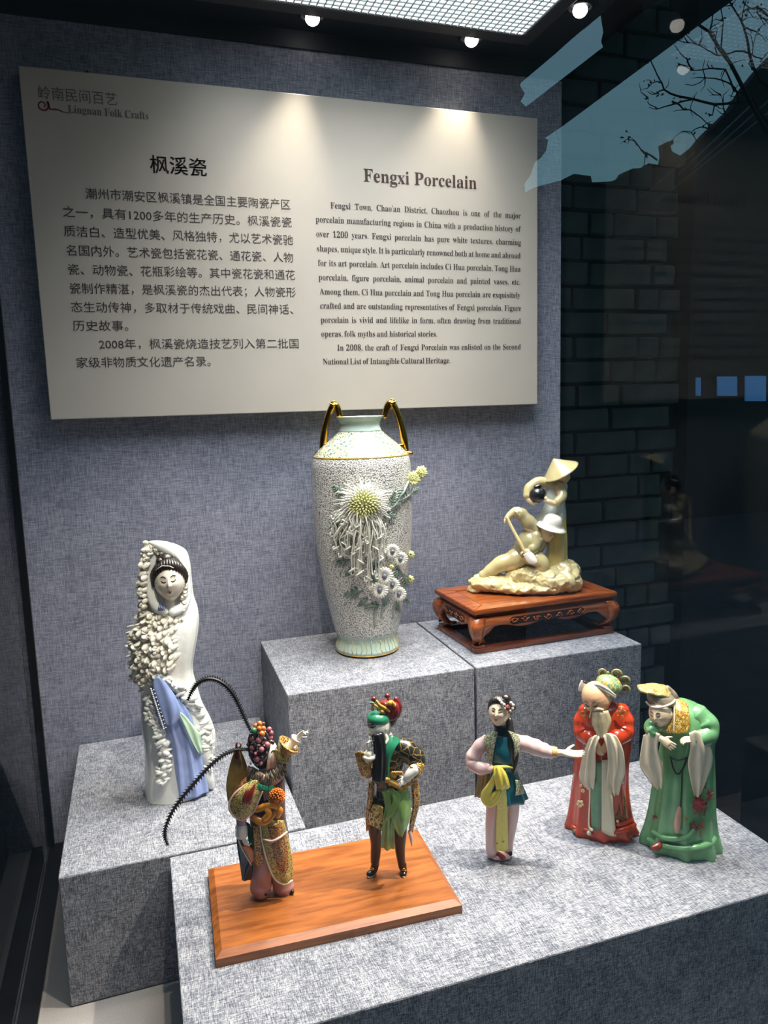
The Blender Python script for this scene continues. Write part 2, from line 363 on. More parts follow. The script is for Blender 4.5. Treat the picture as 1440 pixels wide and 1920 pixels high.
SPOTS = [((.509, -.038), (.22, -.28, -.55), 12, 'back left recessed spotlight left of the light panel corner'),
         ((.831, -.037), (.72, -.02, .1), 5.5, 'recessed spotlight at the back edge of the ceiling, right of centre'),
         ((.977, -.193), (.40, -.45, -.50), 28, 'recessed spotlight close to the right glass, nearest the teal reflection'),
         ((.245, -.30), (.45, -.50, -.60), 13, 'recessed spotlight on the left ceiling edge above the frame'),
         ((.977, -.52), (.42, -.60, -.56), 16, 'recessed spotlight on the right ceiling edge above the frame'),
         ((.60, -.765), (.69, -.13, -.24), 17, 'recessed spotlight at the front edge of the ceiling, centre'),
         ((.93, -.765), (.52, -.60, -.56), 96, 'recessed spotlight at the front right ceiling corner'),
         ((.30, -.765), (.17, -.25, -.42), 34, 'recessed spotlight at the front left ceiling corner')]
for (x, y), tgt, e, lab in SPOTS:
    narrow = 30 if 'front edge' in lab else 48 if 'front' in lab else 66
    t = empty('ceiling_spotlight', (x, y, Zc)); tag(t, lab, 'spotlight', 'recessed ceiling spotlights')
    bm = bmesh.new()
    for k in range(24):
        pass
    ring = []
    for r, z in ((.026, -.0005), (.026, -.004), (.021, -.006), (.019, -.002)):
        ring.append([bm.verts.new((r*cos(2*pi*k/24), r*sin(2*pi*k/24), z)) for k in range(24)])
    for a, b in zip(ring, ring[1:]):
        for k in range(24): bm.faces.new((a[k], a[(k+1) % 24], b[(k+1) % 24], b[k]))
    obj('trim_ring', bm, M_black, t)
    bm = bmesh.new(); bmesh.ops.create_uvsphere(bm, u_segments=16, v_segments=8, radius=.0135)
    for v in bm.verts: v.co.z = v.co.z*.9 - .008
    obj('bulb', bm, M_lampglow, t)
    d = bpy.data.lights.new('spot_beam', 'SPOT'); d.energy = e; d.color = (1, .90, .74); d.spot_size = radians(narrow); d.spot_blend = .9; d.shadow_soft_size = .012
    lo = bpy.data.objects.new('spot_beam', d); COL.objects.link(lo); lo.parent = t; lo.location = (0, 0, -.026)
    v = Vector((tgt[0]-x, tgt[1]-y, tgt[2]+Z0-Zc)); lo.rotation_euler = v.to_track_quat('-Z', 'Y').to_euler()

# ------------------------------------------------------------------ plinths
def plinth(name, cx, cy, x0, x1, y0, y1, z0, z1, rot, label):
    bm = bmesh.new(); box(bm, x0-cx, x1-cx, y0-cy, y1-cy, 0, z1-z0, .0022)
    o = obj(name, bm, M_fab, smooth=False); o.location = (cx, cy, z0); o.rotation_euler = (0, 0, rot)
    return tag(o, label, 'plinth')
plinth('display_plinth', .705, -.29, .356, .7025, -.289, .024, Zf+.001, Z0-.473, -.0147, 'tall grey linen plinth under the white vase')
plinth('display_plinth', .705, -.29, .7065, 1.064, -.289, .024, Zf+.001, Z0-.473, -.0147, 'tall grey linen plinth under the carved wooden stand')
plinth('display_plinth', .17, -.42, -.006, .3505, -.419, .030, Zf+.001, Z0-.637, 0, 'low grey linen plinth under the white cloaked lady')
plinth('display_plinth', .17, -.422, .1458, .975, -.789, -.4245, Zf+.001, Z0-.637, -.003, 'wide low grey linen plinth at the front under five figures')
# ------------------------------------------------------------------ information board
ib = empty('information_board', (0, 0, Z0)); tag(ib, 'cream information board with Chinese and English text on the back wall', 'sign')
bm = bmesh.new(); box(bm, 0, 1.0, 0, .033, 0, .5995, .0015); obj('panel', bm, M_board, ib, smooth=False)
def mb(s):
    o = ''
    for c in s:
        if 'A' <= c <= 'Z': o += chr(0x1D400+ord(c)-65)
        elif 'a' <= c <= 'z': o += chr(0x1D41A+ord(c)-97)
        elif '0' <= c <= '9': o += chr(0x1D7CE+ord(c)-48)
        else: o += c
    return o
def text_mesh(t, size, off=0.0):
    c = bpy.data.curves.new('t', 'FONT'); c.body = t; c.size = size; c.offset = off; c.resolution_u = 2; c.fill_mode = 'FRONT'
    o = bpy.data.objects.new('t', c); COL.objects.link(o)
    me = bpy.data.meshes.new_from_object(o.evaluated_get(bpy.context.evaluated_depsgraph_get()))
    bpy.data.objects.remove(o); bpy.data.curves.remove(c)
    return me
def line(t, x0, x1, zc, size, m, off=0.0, serif=False, title=False):
    """one printed line set between x0 and x1, vertical centre zc"""
    bm = bmesh.new()
    if serif and title:
        me = text_mesh(mb(t), size, off); bm.from_mesh(me); bpy.data.meshes.remove(me)
        xs = [v.co.x for v in bm.verts]; a, b = min(xs), max(xs)
        for v in bm.verts: v.co.x = x0 + (v.co.x-a)*(x1-x0)/(b-a)
    elif serif:
        ws = t.split(' '); ms = []
        for w in ws:
            me = text_mesh(mb(w), size, off); xs = [v.co.x for v in me.vertices]; ms.append((me, min(xs), max(xs)))
        kx = .86; tot = sum(b-a for _, a, b in ms)*kx
        gap = (x1-x0-tot)/max(1, len(ws)-1) if len(ws) > 1 else 0
        if gap < size*.16 and len(ws) > 1:
            kx *= (x1-x0-size*.16*(len(ws)-1))/tot; gap = size*.16
        x = x0
        for me, a, b in ms:
            n0 = len(bm.verts); bm.from_mesh(me); bm.verts.ensure_lookup_table()
            for v in bm.verts[n0:]: v.co.x = x + (v.co.x-a)*kx
            x += (b-a)*kx + gap; bpy.data.meshes.remove(me)
    else:
        me = text_mesh(t, size, off); bm.from_mesh(me); bpy.data.meshes.remove(me)
        xs = [v.co.x for v in bm.verts]; a, b = min(xs), max(xs)
        for v in bm.verts: v.co.x = x0 + (v.co.x-a)*(x1-x0)/(b-a)
    base = .36*size if not serif else .25*size
    for v in bm.verts: v.co = Vector((v.co.x, -.0006, zc - base + v.co.y))
    o = obj('text_line', bm, m, ib, smooth=False, solid=1)
    return o
CH = [('潮州市潮安区枫溪镇是全国主要陶瓷产区', .091, .46), ('之一，具有1200多年的生产历史。枫溪瓷瓷', .051, .461),
      ('质洁白、造型优美、风格独特，尤以艺术瓷驰', .050, .462), ('名国内外。艺术瓷包括瓷花瓷、通花瓷、人物', .051, .461),
      ('瓷、动物瓷、花瓶彩绘等。其中瓷花瓷和通花', .051, .463), ('瓷制作精湛，是枫溪瓷的杰出代表；人物瓷形', .051, .463),
      ('态生动传神，多取材于传统戏曲、民间神话、', .051, .456), ('历史故事。', .051, .146),
      ('2008年，枫溪瓷烧造技艺列入第二批国', .093, .464), ('家级非物质文化遗产名录。', .052, .291)]
for i, (t, a, b) in enumerate(CH): line(t, a, b, .3965-.0328*i, .0205, M_ink, 0)
for e in (-.0005, .0005): line('枫溪瓷', .205+e, .305+e, .4535, .034, M_inkt, 0)
line('岭南民间百艺', .028, .156, .5585, .0235, M_inkg, .0)
EN = [("Fengxi Town, Chao'an District, Chaozhou is one of the major", .54, .959), ('porcelain manufacturing regions in China with a production history of', .509, .959),
      ('over 1200 years. Fengxi porcelain has pure white textures, charming', .509, .959), ('shapes, unique style. It is particularly renowned both at home and abroad', .509, .958),
      ('for its art porcelain. Art porcelain includes Ci Hua porcelain, Tong Hua', .51, .958), ('porcelain, figure porcelain, animal porcelain and painted vases, etc.', .51, .957),
      ('Among them, Ci Hua porcelain and Tong Hua porcelain are exquisitely', .511, .957), ('crafted and are outstanding representatives of Fengxi porcelain. Figure', .511, .959),
      ('porcelain is vivid and lifelike in form, often drawing from traditional', .511, .958), ('operas, folk myths and historical stories.', .511, .761),
      ('In 2008, the craft of Fengxi Porcelain was enlisted on the Second', .543, .958), ('National List of Intangible Cultural Heritage.', .512, .79)]
for i, (t, a, b) in enumerate(EN): line(t, a, b, .3985-.0274*i, .0168, M_ink, 0, True)
line('Fengxi Porcelain', .610, .856, .4575, .0355, M_inkt, 0, True, True)
line('Lingnan Folk Crafts', .074, .208, .5345, .0185, M_inkg, 0, True, True)
bm = bmesh.new()           # crimson cloud scroll of the emblem
def stroke(bm, pts, wid):
    n = len(pts)
    L = []; Rr = []
    for i, (x, z) in enumerate(pts):
        a = pts[max(0, i-1)]; b = pts[min(n-1, i+1)]; d = Vector((b[0]-a[0], b[1]-a[1])); d.normalize(); nn = Vector((-d.y, d.x))*wid[i]/2
        L.append(bm.verts.new((x+nn.x, -.0006, z+nn.y))); Rr.append(bm.verts.new((x-nn.x, -.0006, z-nn.y)))
    for i in range(n-1): bm.faces.new((L[i], L[i+1], Rr[i+1], Rr[i]))
sp = []; wdt = []
for i in range(30):
    a = -1.2 + i/29*8.2; r = .0028 + .0075*i/29
    sp.append((.0335 + r*cos(a), .5385 + r*sin(a))); wdt.append(.0016+.0016*i/29)
sp += [(.045, .5325), (.052, .5335), (.058, .533), (.064, .5305), (.070, .5295), (.078, .5285)]; wdt += [.003, .0026, .0024, .0018, .0012, .0004]
stroke(bm, sp, wdt)
#(bm, [(.060+.004*cos(a*.5), .5345+.004*sin(a*.5)) for a in range(11)], [.0014]*11)
obj('emblem', bm, M_inkr, ib, smooth=False, solid=1)
# small dark nail on the board's top edge
bm = bmesh.new(); bmesh.ops.create_uvsphere(bm, u_segments=10, v_segments=6, radius=.0028); nl = obj('nail', bm, M_black, ib); nl.location = (.110, .004, .6012)
# ------------------------------------------------------------------ modelling kit for the porcelain
class Fig:
    """a figure standing at base; its shapes are drawn in a drawing plane that faces the viewer's side of the case,
    x to the right, y down (drawing units), w towards the front of the case"""
    def __init__(s, name, label, cat, bx, by, z, group=None):
        s.B = on_z(bx, by, z); s.root = tag(empty(name, s.B), label, cat, group)
        t = CAM - s.B; t.z = 0; s.T = t.normalized(); s.U = Vector((0, 0, 1)); s.R = Vector((-s.T.y, s.T.x, 0))
        s.s = (s.B-CAM).dot(FWD)/FPX; s.z = z
    def P(s, x, y, w=0):
        d = ray(x, y); n = s.B + s.T*(w*s.s); k = (n-CAM).dot(s.T)/d.dot(s.T); return CAM + d*k - s.B
    def L(s, p): return s.P(*p[:3])
    def part(s, name, bm, mat, parent=None, **k):
        o = obj(name, bm, mat, parent or s.root, **k); return o
def cr(p0, p1, p2, p3, t):
    return .5*((2*p1) + (p2-p0)*t + (2*p0-5*p1+4*p2-p3)*t*t + (3*p1-p0-3*p2+p3)*t*t*t)
def spline(A, n):
    """A: list of tuples of numbers/Vectors; n samples per span"""
    out = []; m = len(A)
    for i in range(m-1):
        a, b, c, d = A[max(i-1, 0)], A[i], A[i+1], A[min(i+2, m-1)]
        for k in range(n):
            t = k/n; out.append(tuple(cr(a[j], b[j], c[j], d[j], t) for j in range(len(b))))
    out.append(tuple(A[-1])); return out
def tube(f, bm, pts, seg=10, n=4, flat=1.0, cap=True, wob=None):
    """pts: (x, y, w, radius); flat squeezes the section across its second axis"""
    S = spline([(f.P(p[0], p[1], p[2]), p[3]*f.s) for p in pts], n)
    N = len(S); rings = []; pa = None
    if cap:
        t0 = (S[1][0]-S[0][0]).normalized(); t1 = (S[-1][0]-S[-2][0]).normalized()
        S = [(S[0][0]-t0*S[0][1]*.75, S[0][1]*.35), (S[0][0]-t0*S[0][1]*.45, S[0][1]*.8)] + S + [(S[-1][0]+t1*S[-1][1]*.45, S[-1][1]*.8), (S[-1][0]+t1*S[-1][1]*.75, S[-1][1]*.35)]
        N += 4
    for i, (p, r) in enumerate(S):
        t = (S[min(i+1, N-1)][0] - S[max(i-1, 0)][0]).normalized()
        if pa is None:
            a = f.T.cross(t); a = a.normalized() if a.length > .05 else t.orthogonal().normalized()
        else: a = (pa - t*pa.dot(t)).normalized()
        pa = a; b = t.cross(a)
        rr = max(r, 1e-5)*(1+(wob(i/N) if wob else 0))
        rings.append([bm.verts.new(p + a*(cos(2*pi*k/seg)*rr) + b*(sin(2*pi*k/seg)*rr*flat)) for k in range(seg)])
    for i in range(N-1):
        for k in range(seg): bm.faces.new((rings[i][k], rings[i][(k+1) % seg], rings[i+1][(k+1) % seg], rings[i+1][k]))
    bm.faces.new(rings[0][::-1]); bm.faces.new(rings[-1])
def loft(f, bm, rings, seg=56, n=4, folds=9, ph=0., hem=0, ground=False):
    """horizontal rings (x, y, w, rx, rd, fold): a body of cloth with vertical folds"""
    S = spline([(f.P(r[0], r[1], r[2]), r[3]*f.s, r[4]*f.s, (r[5] if len(r) > 5 else 0)) for r in rings], n)
    R = []
    for i, (p, rx, rd, fo) in enumerate(S):
        ring = []
        for k in range(seg):
            a = 2*pi*k/seg
            q = 1 + 2.3*fo*(sin(folds*a+ph) + .5*sin((folds*2+1)*a*1.0+ph*2))*.7
            v = p + f.R*(cos(a)*rx*q) - f.T*(sin(a)*rd*q)
            if hem and i >= len(S)-2: v = v + f.U*(hem*f.s*sin(folds*a+ph))
            if v.z < .0002 and ground: v.z = .0002
            ring.append(bm.verts.new(v))
        R.append(ring)
    for i in range(len(R)-1):
        for k in range(seg): bm.faces.new((R[i][k], R[i][(k+1) % seg], R[i+1][(k+1) % seg], R[i+1][k]))
    for rg in (R[0], R[-1]):
        c = bm.verts.new(sum((v.co for v in rg), Vector())/seg)
        for k in range(seg): bm.faces.new((rg[k], rg[(k+1) % seg], c))
def sheet(f, bm, rows, thick=3, nu=6, nv=5, fold=0, nf=3, ph=0):
    """draped cloth: rows of (x, y, w) from top to bottom; folds run down the cloth"""
    G = [[Vector(f.P(*p)) for p in r] for r in rows]; m = max(len(r) for r in G)
    C = [[q[0] for q in spline([(p,) for p in r], nu)] for r in G]
    W = len(C[0]); cols = []
    for j in range(W): cols.append([q[0] for q in spline([(C[i][j],) for i in range(len(C))], nv)])
    H = len(cols[0]); th = thick*f.s
    P = [[cols[j][i] for j in range(W)] for i in range(H)]
    def nrm(i, j):
        a = P[i][min(j+1, W-1)] - P[i][max(j-1, 0)]; b = P[min(i+1, H-1)][j] - P[max(i-1, 0)][j]
        c = a.cross(b)
        if c.length < 1e-12: return f.T.copy()
        c.normalize(); return c if c.dot(f.T) > 0 else -c
    F = []; B = []
    for i in range(H):
        fr = []; br = []
        for j in range(W):
            nn = nrm(i, j); u = j/(W-1)
            o = nn*(fold*f.s*sin(u*nf*2*pi+ph)*min(1, .35+i/H)) if fold else Vector()
            e = .35 if j in (0, W-1) or i in (0, H-1) else 1
            fr.append(bm.verts.new(P[i][j]+o+nn*th*.5*e)); br.append(bm.verts.new(P[i][j]+o-nn*th*.5*e))
        F.append(fr); B.append(br)
    for i in range(H-1):
        for j in range(W-1):
            bm.faces.new((F[i][j], F[i+1][j], F[i+1][j+1], F[i][j+1])); bm.faces.new((B[i][j], B[i][j+1], B[i+1][j+1], B[i+1][j]))
    edge = [(i, 0) for i in range(H)] + [(H-1, j) for j in range(1, W)] + [(i, W-1) for i in range(H-2, -1, -1)] + [(0, j) for j in range(W-2, 0, -1)]
    for k in range(len(edge)):
        a = edge[k]; b = edge[(k+1) % len(edge)]
        bm.faces.new((F[a[0]][a[1]], F[b[0]][b[1]], B[b[0]][b[1]], B[a[0]][a[1]]))
def ball(f, bm, x, y, w, r, sx=1, sy=1, sw=1, rot=0, u=14, v=9):
    c = f.P(x, y, w); cs, sn = cos(rot), sin(rot); rings = []
    for i in range(v+1):
        th = pi*i/v; rr = []
        for k in range(u if 0 < i < v else 1):
            a = 2*pi*k/u; X, Y, Z = sin(th)*cos(a)*sx, cos(th)*sy, sin(th)*sin(a)*sw
            X, Y = X*cs+Y*sn, -X*sn+Y*cs
            rr.append(bm.verts.new(c + (f.R*X + f.U*Y + f.T*Z)*(r*f.s)))
        rings.append(rr)
    for i in range(v):
        a, b = rings[i], rings[i+1]
        for k in range(u):
            q = [a[k % len(a)], a[(k+1) % len(a)], b[(k+1) % len(b)], b[k % len(b)]]
            q2 = [];
            for z in q:
                if z not in q2: q2.append(z)
            bm.faces.new(q2)
def G(x, s): return math.exp(-(x/s)**2)
class Head:
    """a modelled head: half height h, centre (x, y, w), turned by yaw (to the right), pitch (down), roll"""
    def __init__(s, f, x, y, w, h, yaw=0, pitch=0, roll=0, age=0, broad=1.0):
        s.f = f; s.c = f.P(x, y, w); s.h = h*f.s; s.age = age; s.br = broad
        M = Matrix.Rotation(radians(roll), 3, 'Z') @ Matrix.Rotation(radians(yaw), 3, 'Y') @ Matrix.Rotation(radians(pitch), 3, 'X')
        s.M = Matrix((f.R, f.U, f.T)).transposed() @ M
    def surf(s, n):
        x, y, z = n; X = x*.73*s.br; Y = y*1.0; Z = z*.86
        if y < -.15: k = min(1, (-y-.15)/.85); X *= 1-.33*k*k; Z *= 1-.10*k
        if z < 0: Z *= 1.08
        if z > 0:
            Z += .03*G(abs(x)-.42, .22)*G(y+.18, .25)
            Z -= .060*G(abs(x)-.34, .20)*G(y-.06, .12)
            Z += .13*G(x, .11)*G(y+.20, .11) + .08*G(x, .09)*G(y+.02, .19)
            Z += .045*G(x, .20)*G(y+.47, .045) + .04*G(x, .17)*G(y+.58, .05) - .03*G(x, .2)*G(y+.66, .05)
            Z += .05*G(x, .22)*G(y+.84, .14)
            if s.age: Z += .012*sin(y*38)*G(y-.45, .22)*s.age - .05*s.age*G(abs(x)-.30, .07)*G(y+.42, .16)
        return Vector((X, Y, Z))
    def W(s, v): return s.c + s.M @ (v*s.h)
    def mesh(s, bm, u=36, v=30):
        rg = []
        for i in range(v+1):
            th = pi*i/v
            rg.append([bm.verts.new(s.W(s.surf((sin(th)*cos(2*pi*k/u), cos(th), sin(th)*sin(2*pi*k/u))))) for k in range(u if 0 < i < v else 1)])
        for i in range(v):
            a, b = rg[i], rg[i+1]
            for k in range(u):
                q = []
                for z in (a[k % len(a)], a[(k+1) % len(a)], b[(k+1) % len(b)], b[k % len(b)]):
                    if z not in q: q.append(z)
                bm.faces.new(q)
        for sd in (-1, 1):       # ears
            for dx, dy, r in ((0, .0, .15), (0, -.14, .10), (0, .12, .11)):
                s.blob(bm, Vector((sd*.72*s.br, dy-.05, -.05)), r, (.45, 1.1, .8))
    def blob(s, bm, c, r, sc=(1, 1, 1), u=10, v=7):
        M = s.M; C = c
        rg = []
        for i in range(v+1):
            th = pi*i/v
            rg.append([bm.verts.new(s.W(C + Vector((sin(th)*cos(2*pi*k/u)*sc[0], cos(th)*sc[1], sin(th)*sin(2*pi*k/u)*sc[2]))*r)) for k in range(u if 0 < i < v else 1)])
        for i in range(v):
            a, b = rg[i], rg[i+1]
            for k in range(u):
                q = []
                for z in (a[k % len(a)], a[(k+1) % len(a)], b[(k+1) % len(b)], b[k % len(b)]):
                    if z not in q: q.append(z)
                bm.faces.new(q)
    def hairline(s, bm, n, top, side, th=.13, m=1.04):
        """combed strands from the crown to the hairline"""
        for i in range(n):
            t = i/(n-1)*2-1; a = t*radians(98); e = Vector((sin(a)*.95, top-side*abs(t)**1.6, cos(a)*.78)).normalized(); c = Vector((0, .98, -.25))
            P = [s.W(s.surf((c*(1-k)+e*k).normalized())*(m+.06*sin(k*pi))) for k in (0, .35, .7, 1)]
            tubew(bm, P, [s.h*th*.6, s.h*th, s.h*th, s.h*th*.55], 8)
    def pt(s, x, y, e=.012):
        z = sqrt(max(0.0, 1-x*x-y*y)); p = s.surf((x, y, z)); return s.W(p + Vector((p.x*.3, p.y*.2, 1)).normalized()*e)
    def stroke(s, bm, pts, w, e=.010):
        S = spline([(Vector((a, b, 0)),) for a, b in pts], 4); P = [s.pt(q[0].x, q[0].y, e) for q in S]; n = len(P)
        tubew(bm, P, [w*s.h*(.35+.65*sin(pi*(i+.4)/(n-.2))) for i in range(n)], 6)
    def features(s, M_line, M_lip, lip=1.0, sleepy=True, brow=.0, brow_w=.03, parent=None):
        f = s.f; bm = bmesh.new()
        for d in (-1, 1): s.stroke(bm, [(d*.14, .20+brow), (d*.30, .285+brow), (d*.48, .25+brow)], brow_w)
        bo = []
        f.part('eyebrow', bm, M_line) if 0 else bo.append(bm)
        for d in (-1, 1):
            s.stroke(bo[0], [(d*.15, .035), (d*.24, .055 if not sleepy else .00), (d*.36, .06 if not sleepy else .01), (d*.47, .09)], .032)
            if not sleepy: s.blob(bo[0], s.surf((d*.30, .03, .95)) + Vector((0, 0, -.015)), .045, (1.3, .9, .6))
        f.part('eye_and_brow_lines', bo[0], M_line)
        bm = bmesh.new(); s.stroke(bm, [(-.19*lip, -.475), (-.06, -.455), (0, -.47), (.06, -.455), (.19*lip, -.475)], .020); s.stroke(bm, [(-.11*lip, -.50), (0, -.55), (.11*lip, -.50)], .022)
        f.part('lips', bm, M_lip)
def hand(f, bm, wr, D, N, L=13, curl=.5, spread=.22, wid=.42, thumb=1, idx=None):
    """wr: wrist (x, y, w); D: pointing direction, N: palm normal (right, up, front); L: hand length in drawing units.
    curl: finger bend in radians per joint (one number or five)"""
    W = f.P(*wr); D = Vector(D).normalized(); N = Vector(N); N = (N - D*N.dot(D)).normalized(); S = D.cross(N)
    def wv(v): return f.R*v.x + f.U*v.y + f.T*v.z
    u = L*f.s; rings = []
    for t, a, b in ((-.12, .13, .12), (.0, .15, .12), (.15, .20, .12), (.32, .235, .115), (.48, .24, .10), (.56, .20, .07)):     # palm
        c = W + wv(D)*(t*u)
        rings.append([bm.verts.new(c + wv(S)*(cos(2*pi*k/12)*a*u*wid/.42) + wv(N)*(sin(2*pi*k/12)*b*u)) for k in range(12)])
    for i in range(5):
        for k in range(12): bm.faces.new((rings[i][k], rings[i][(k+1) % 12], rings[i+1][(k+1) % 12], rings[i+1][k]))
    bm.faces.new(rings[0][::-1]); bm.faces.new(rings[-1])
    cu = curl if isinstance(curl, (list, tuple)) else [curl]*5
    for k, (off, ln) in enumerate(((-.165, .40), (-.055, .47), (.055, .45), (.165, .36))):
        p = W + wv(D)*(.47*u) + wv(S)*(off*u*wid/.42*thumb); d = (D + S*(off*spread*4*thumb)).normalized(); P = [p]; r = [.062*u]
        for j, fr in enumerate((.42, .33, .25)):
            a = cu[k+1]*(1 if j else .7); d = (d*cos(a) + N*sin(a)).normalized(); 
            P.append(P[-1] + wv(d)*(ln*fr*u*1.05)); r.append((.060, .054, .040)[j]*u)
        tubew(bm, P, r, 7)
    d = (D*.55 - S*thumb*.8 + N*.25).normalized(); p = W + wv(D)*(.12*u) - wv(S)*(thumb*.14*u); P = [p]; r = [.075*u]
    for j, q in enumerate((.20, .17, .13)):
        P.append(P[-1]+wv(d)*(q*u)); r.append((.07, .06, .045)[j]*u); d = (d + D*.35 + N*cu[0]*.5).normalized()
    tubew(bm, P, r, 7)
def petal(bm, c, d, n, l, w, curl=.3):
    """small cupped petal from c along d, facing n"""
    s = d.cross(n).normalized(); V = []
    for t, k in ((0, .5), (.3, .95), (.65, 1), (.9, .65), (1, .25)):
        q = c + d*(l*t) + n*(curl*l*t*t); V.append([bm.verts.new(q + s*(x*w*k*.5) + n*(z*w*k)) for x, z in ((-1, 0), (-.6, .17), (0, .24), (.6, .17), (1, 0), (0, -.2))])
    for a, b in zip(V, V[1:]):
        for k in range(6): bm.faces.new((a[k], a[(k+1) % 6], b[(k+1) % 6], b[k]))
    bm.faces.new(V[0][::-1]); bm.faces.new(V[-1])
M_skin = glaze('pale_painted_skin', srgb(232, 208, 176), .04)
M_skinp = glaze('peach_painted_skin', srgb(216, 170, 132), .06)
M_white = glaze('white_glaze', srgb(228, 228, 222), .03, .15)
M_cream = glaze('cream_glaze', srgb(222, 212, 182), .06)
M_line = plain('painted_black_lines', srgb(30, 22, 20), .4)
M_lip = plain('painted_red_lips', srgb(150, 50, 44), .4)
M_lipd = plain('painted_dark_lips', srgb(96, 46, 46), .4)
M_hair = plain('dark_brown_hair_glaze', srgb(38, 30, 26), .35, coat=.3, var=.3, vscale=400)
M_hairb = plain('black_hair_glaze', srgb(24, 24, 26), .3, coat=.4)
M_gold = plain('gilt', srgb(214, 160, 60), .22, 1)
M_goldp = glaze('gold_paint', srgb(196, 152, 60), .25, .35, 200)
M_white2 = glaze('painted_white', srgb(226, 222, 210), .03, .3)
rg = random.Random(11)
# ------------------------------------------------------------------ the vase
V = Fig('porcelain_vase', 'tall white porcelain vase with gilt handles and applied flowers on the middle plinth', 'vase', 689, 1216, Z0-.473)
prof = [(1234, 50, .0), (1230, 57, 0), (1222, 59, 0), (1216, 57.5, 0), (1200, 54, 0), (1188, 56, 0), (1182, 58.5, 0), (1160, 63.5, 0), (1130, 70, 0), (1100, 76.5, 0), (1060, 83, 0), (1020, 88.5, 0), (970, 92, 0), (920, 93.2, 0),
        (885, 93, 0), (865, 91.5, 0), (853, 88, 0), (840, 77, 0), (826, 61, 0), (816, 49, 0), (808, 41, 0), (798, 37.5, 0), (790, 39, 0), (783, 43.5, 0), (780, 43.5, 0), (783, 40, 0), (800, 33, 0), (860, 30, 0)]
M_vbody = None
def pebble():
    m, n, l, p = nt('pebbled_white_glaze'); p.inputs['Roughness'].default_value = .35; p.inputs['Coat Weight'].default_value = .3
    tc = n.new('ShaderNodeTexCoord'); v = n.new('ShaderNodeTexVoronoi'); v.feature = 'F1'; v.inputs['Scale'].default_value = 400; v.inputs['Randomness'].default_value = .75
    l.new(tc.outputs['Object'], v.inputs['Vector'])
    r = n.new('ShaderNodeValToRGB'); e = r.color_ramp.elements
    e[0].position = .40; e[0].color = C4(srgb(226, 224, 218)); e[1].position = .70; e[1].color = C4(srgb(128, 128, 124)); l.new(v.outputs['Distance'], r.inputs[0]); l.new(r.outputs[0], p.inputs['Base Color'])
    b = n.new('ShaderNodeBump'); b.invert = True; b.inputs['Strength'].default_value = .9; b.inputs['Distance'].default_value = .0016; l.new(v.outputs['Distance'], b.inputs['Height']); l.new(b.outputs[0], p.inputs['Normal'])
    return m
M_pebble = pebble()
M_celadon = glaze('celadon_glaze', srgb(176, 196, 186), .06, .12, 30)
M_shoulder = brocade('shoulder_flower_relief', srgb(96, 120, 104), srgb(206, 204, 176), srgb(168, 160, 104), 150, .13, .55, .2)
VC = V.P(689, 1216, 0)
def vz(y): return V.P(689-(1216-y)*.0163, y, 0).z
def vsc(y): return (V.P(690+50, y, 0)-V.P(690-50, y, 0)).length/100
VR = sorted([(vz(y), r*vsc(y)) for y, r, _ in prof[:24]])
vzmin = min(vz(1234), 0); zoff = -vz(1232)
# heights are set so that the foot stands on the plinth
def vase_z(y):
    z = vz(y); t = max(0, min(1, (1234-y)/60)); return z + (0 if t >= 1 else (1-t)*( .0005 - vz(1234) - 0))*1.0
def latheV(name, a, b, m, seg=72, rib=None, ex=0):
    bm = bmesh.new(); pts = [(vase_z(y), r*vsc(y)+ex) for y, r, _ in prof[a:b]]
    S = spline(pts, 4); R = []
    for i, (z, r) in enumerate(S):
        R.append([bm.verts.new((cos(2*pi*k/seg)*r*(1+(rib(k/seg, i/len(S)) if rib else 0)), sin(2*pi*k/seg)*r*(1+(rib(k/seg, i/len(S)) if rib else 0)), z)) for k in range(seg)])
    for i in range(len(R)-1):
        for k in range(seg): bm.faces.new((R[i][k], R[i][(k+1) % seg], R[i+1][(k+1) % seg], R[i+1][k]))
    for rr in (R[0], R[-1]):
        c = bm.verts.new(sum((v.co for v in rr), Vector())/seg)
        for k in range(seg): bm.faces.new((rr[k], rr[(k+1) % seg], c))
    return V.part(name, bm, m)
latheV('body', 6, 17, M_pebble, 96)
latheV('foot', 0, 7, M_celadon, 96, lambda u, t: .018*abs(sin(14*pi*u))*(1-t))
latheV('shoulder', 16, 21, M_shoulder, 72, lambda u, t: .008*sin(22*pi*2*u)*sin(pi*t))
latheV('neck', 20, 28, M_celadon)
def ringV(name, y, r, t, m):
    bm = bmesh.new(); z = vase_z(y); R = r*vsc(y); n = 72; t = t*V.s
    rr = [[bm.verts.new(((R+cos(2*pi*j/8)*t)*cos(2*pi*k/n), (R+cos(2*pi*j/8)*t)*sin(2*pi*k/n), z+sin(2*pi*j/8)*t)) for j in range(8)] for k in range(n)]
    for k in range(n):
        for j in range(8): bm.faces.new((rr[k][j], rr[k][(j+1) % 8], rr[(k+1) % n][(j+1) % 8], rr[(k+1) % n][j]))
    V.part(name, bm, m)
ringV('gilt_line', 781, 43, 1.0, M_gold); ringV('gilt_line', 853, 88, 1.1, M_goldp); ringV('gilt_line', 1229, 58.3, 1.0, M_goldp)
M_rib = glaze('pale_gold_lines', srgb(196, 190, 140), .2)
bm = bmesh.new()
for k in range(40):           # stylised petals painted in relief on the foot
    a = 2*pi*k/40; P = []; rr = []
    for y in (1222, 1212, 1200, 1190):
        r = {1222: 59.6, 1212: 57, 1200: 54.6, 1190: 56}[y]*vsc(y); z = vase_z(y); b = a + .03*sin(y*.3+k)
        P.append(Vector((cos(b)*r, sin(b)*r, z))); rr.append(V.s*(.9 if k % 2 else .5))
    tubew(bm, P, rr, 5)
V.part('petal_relief', bm, M_rib)
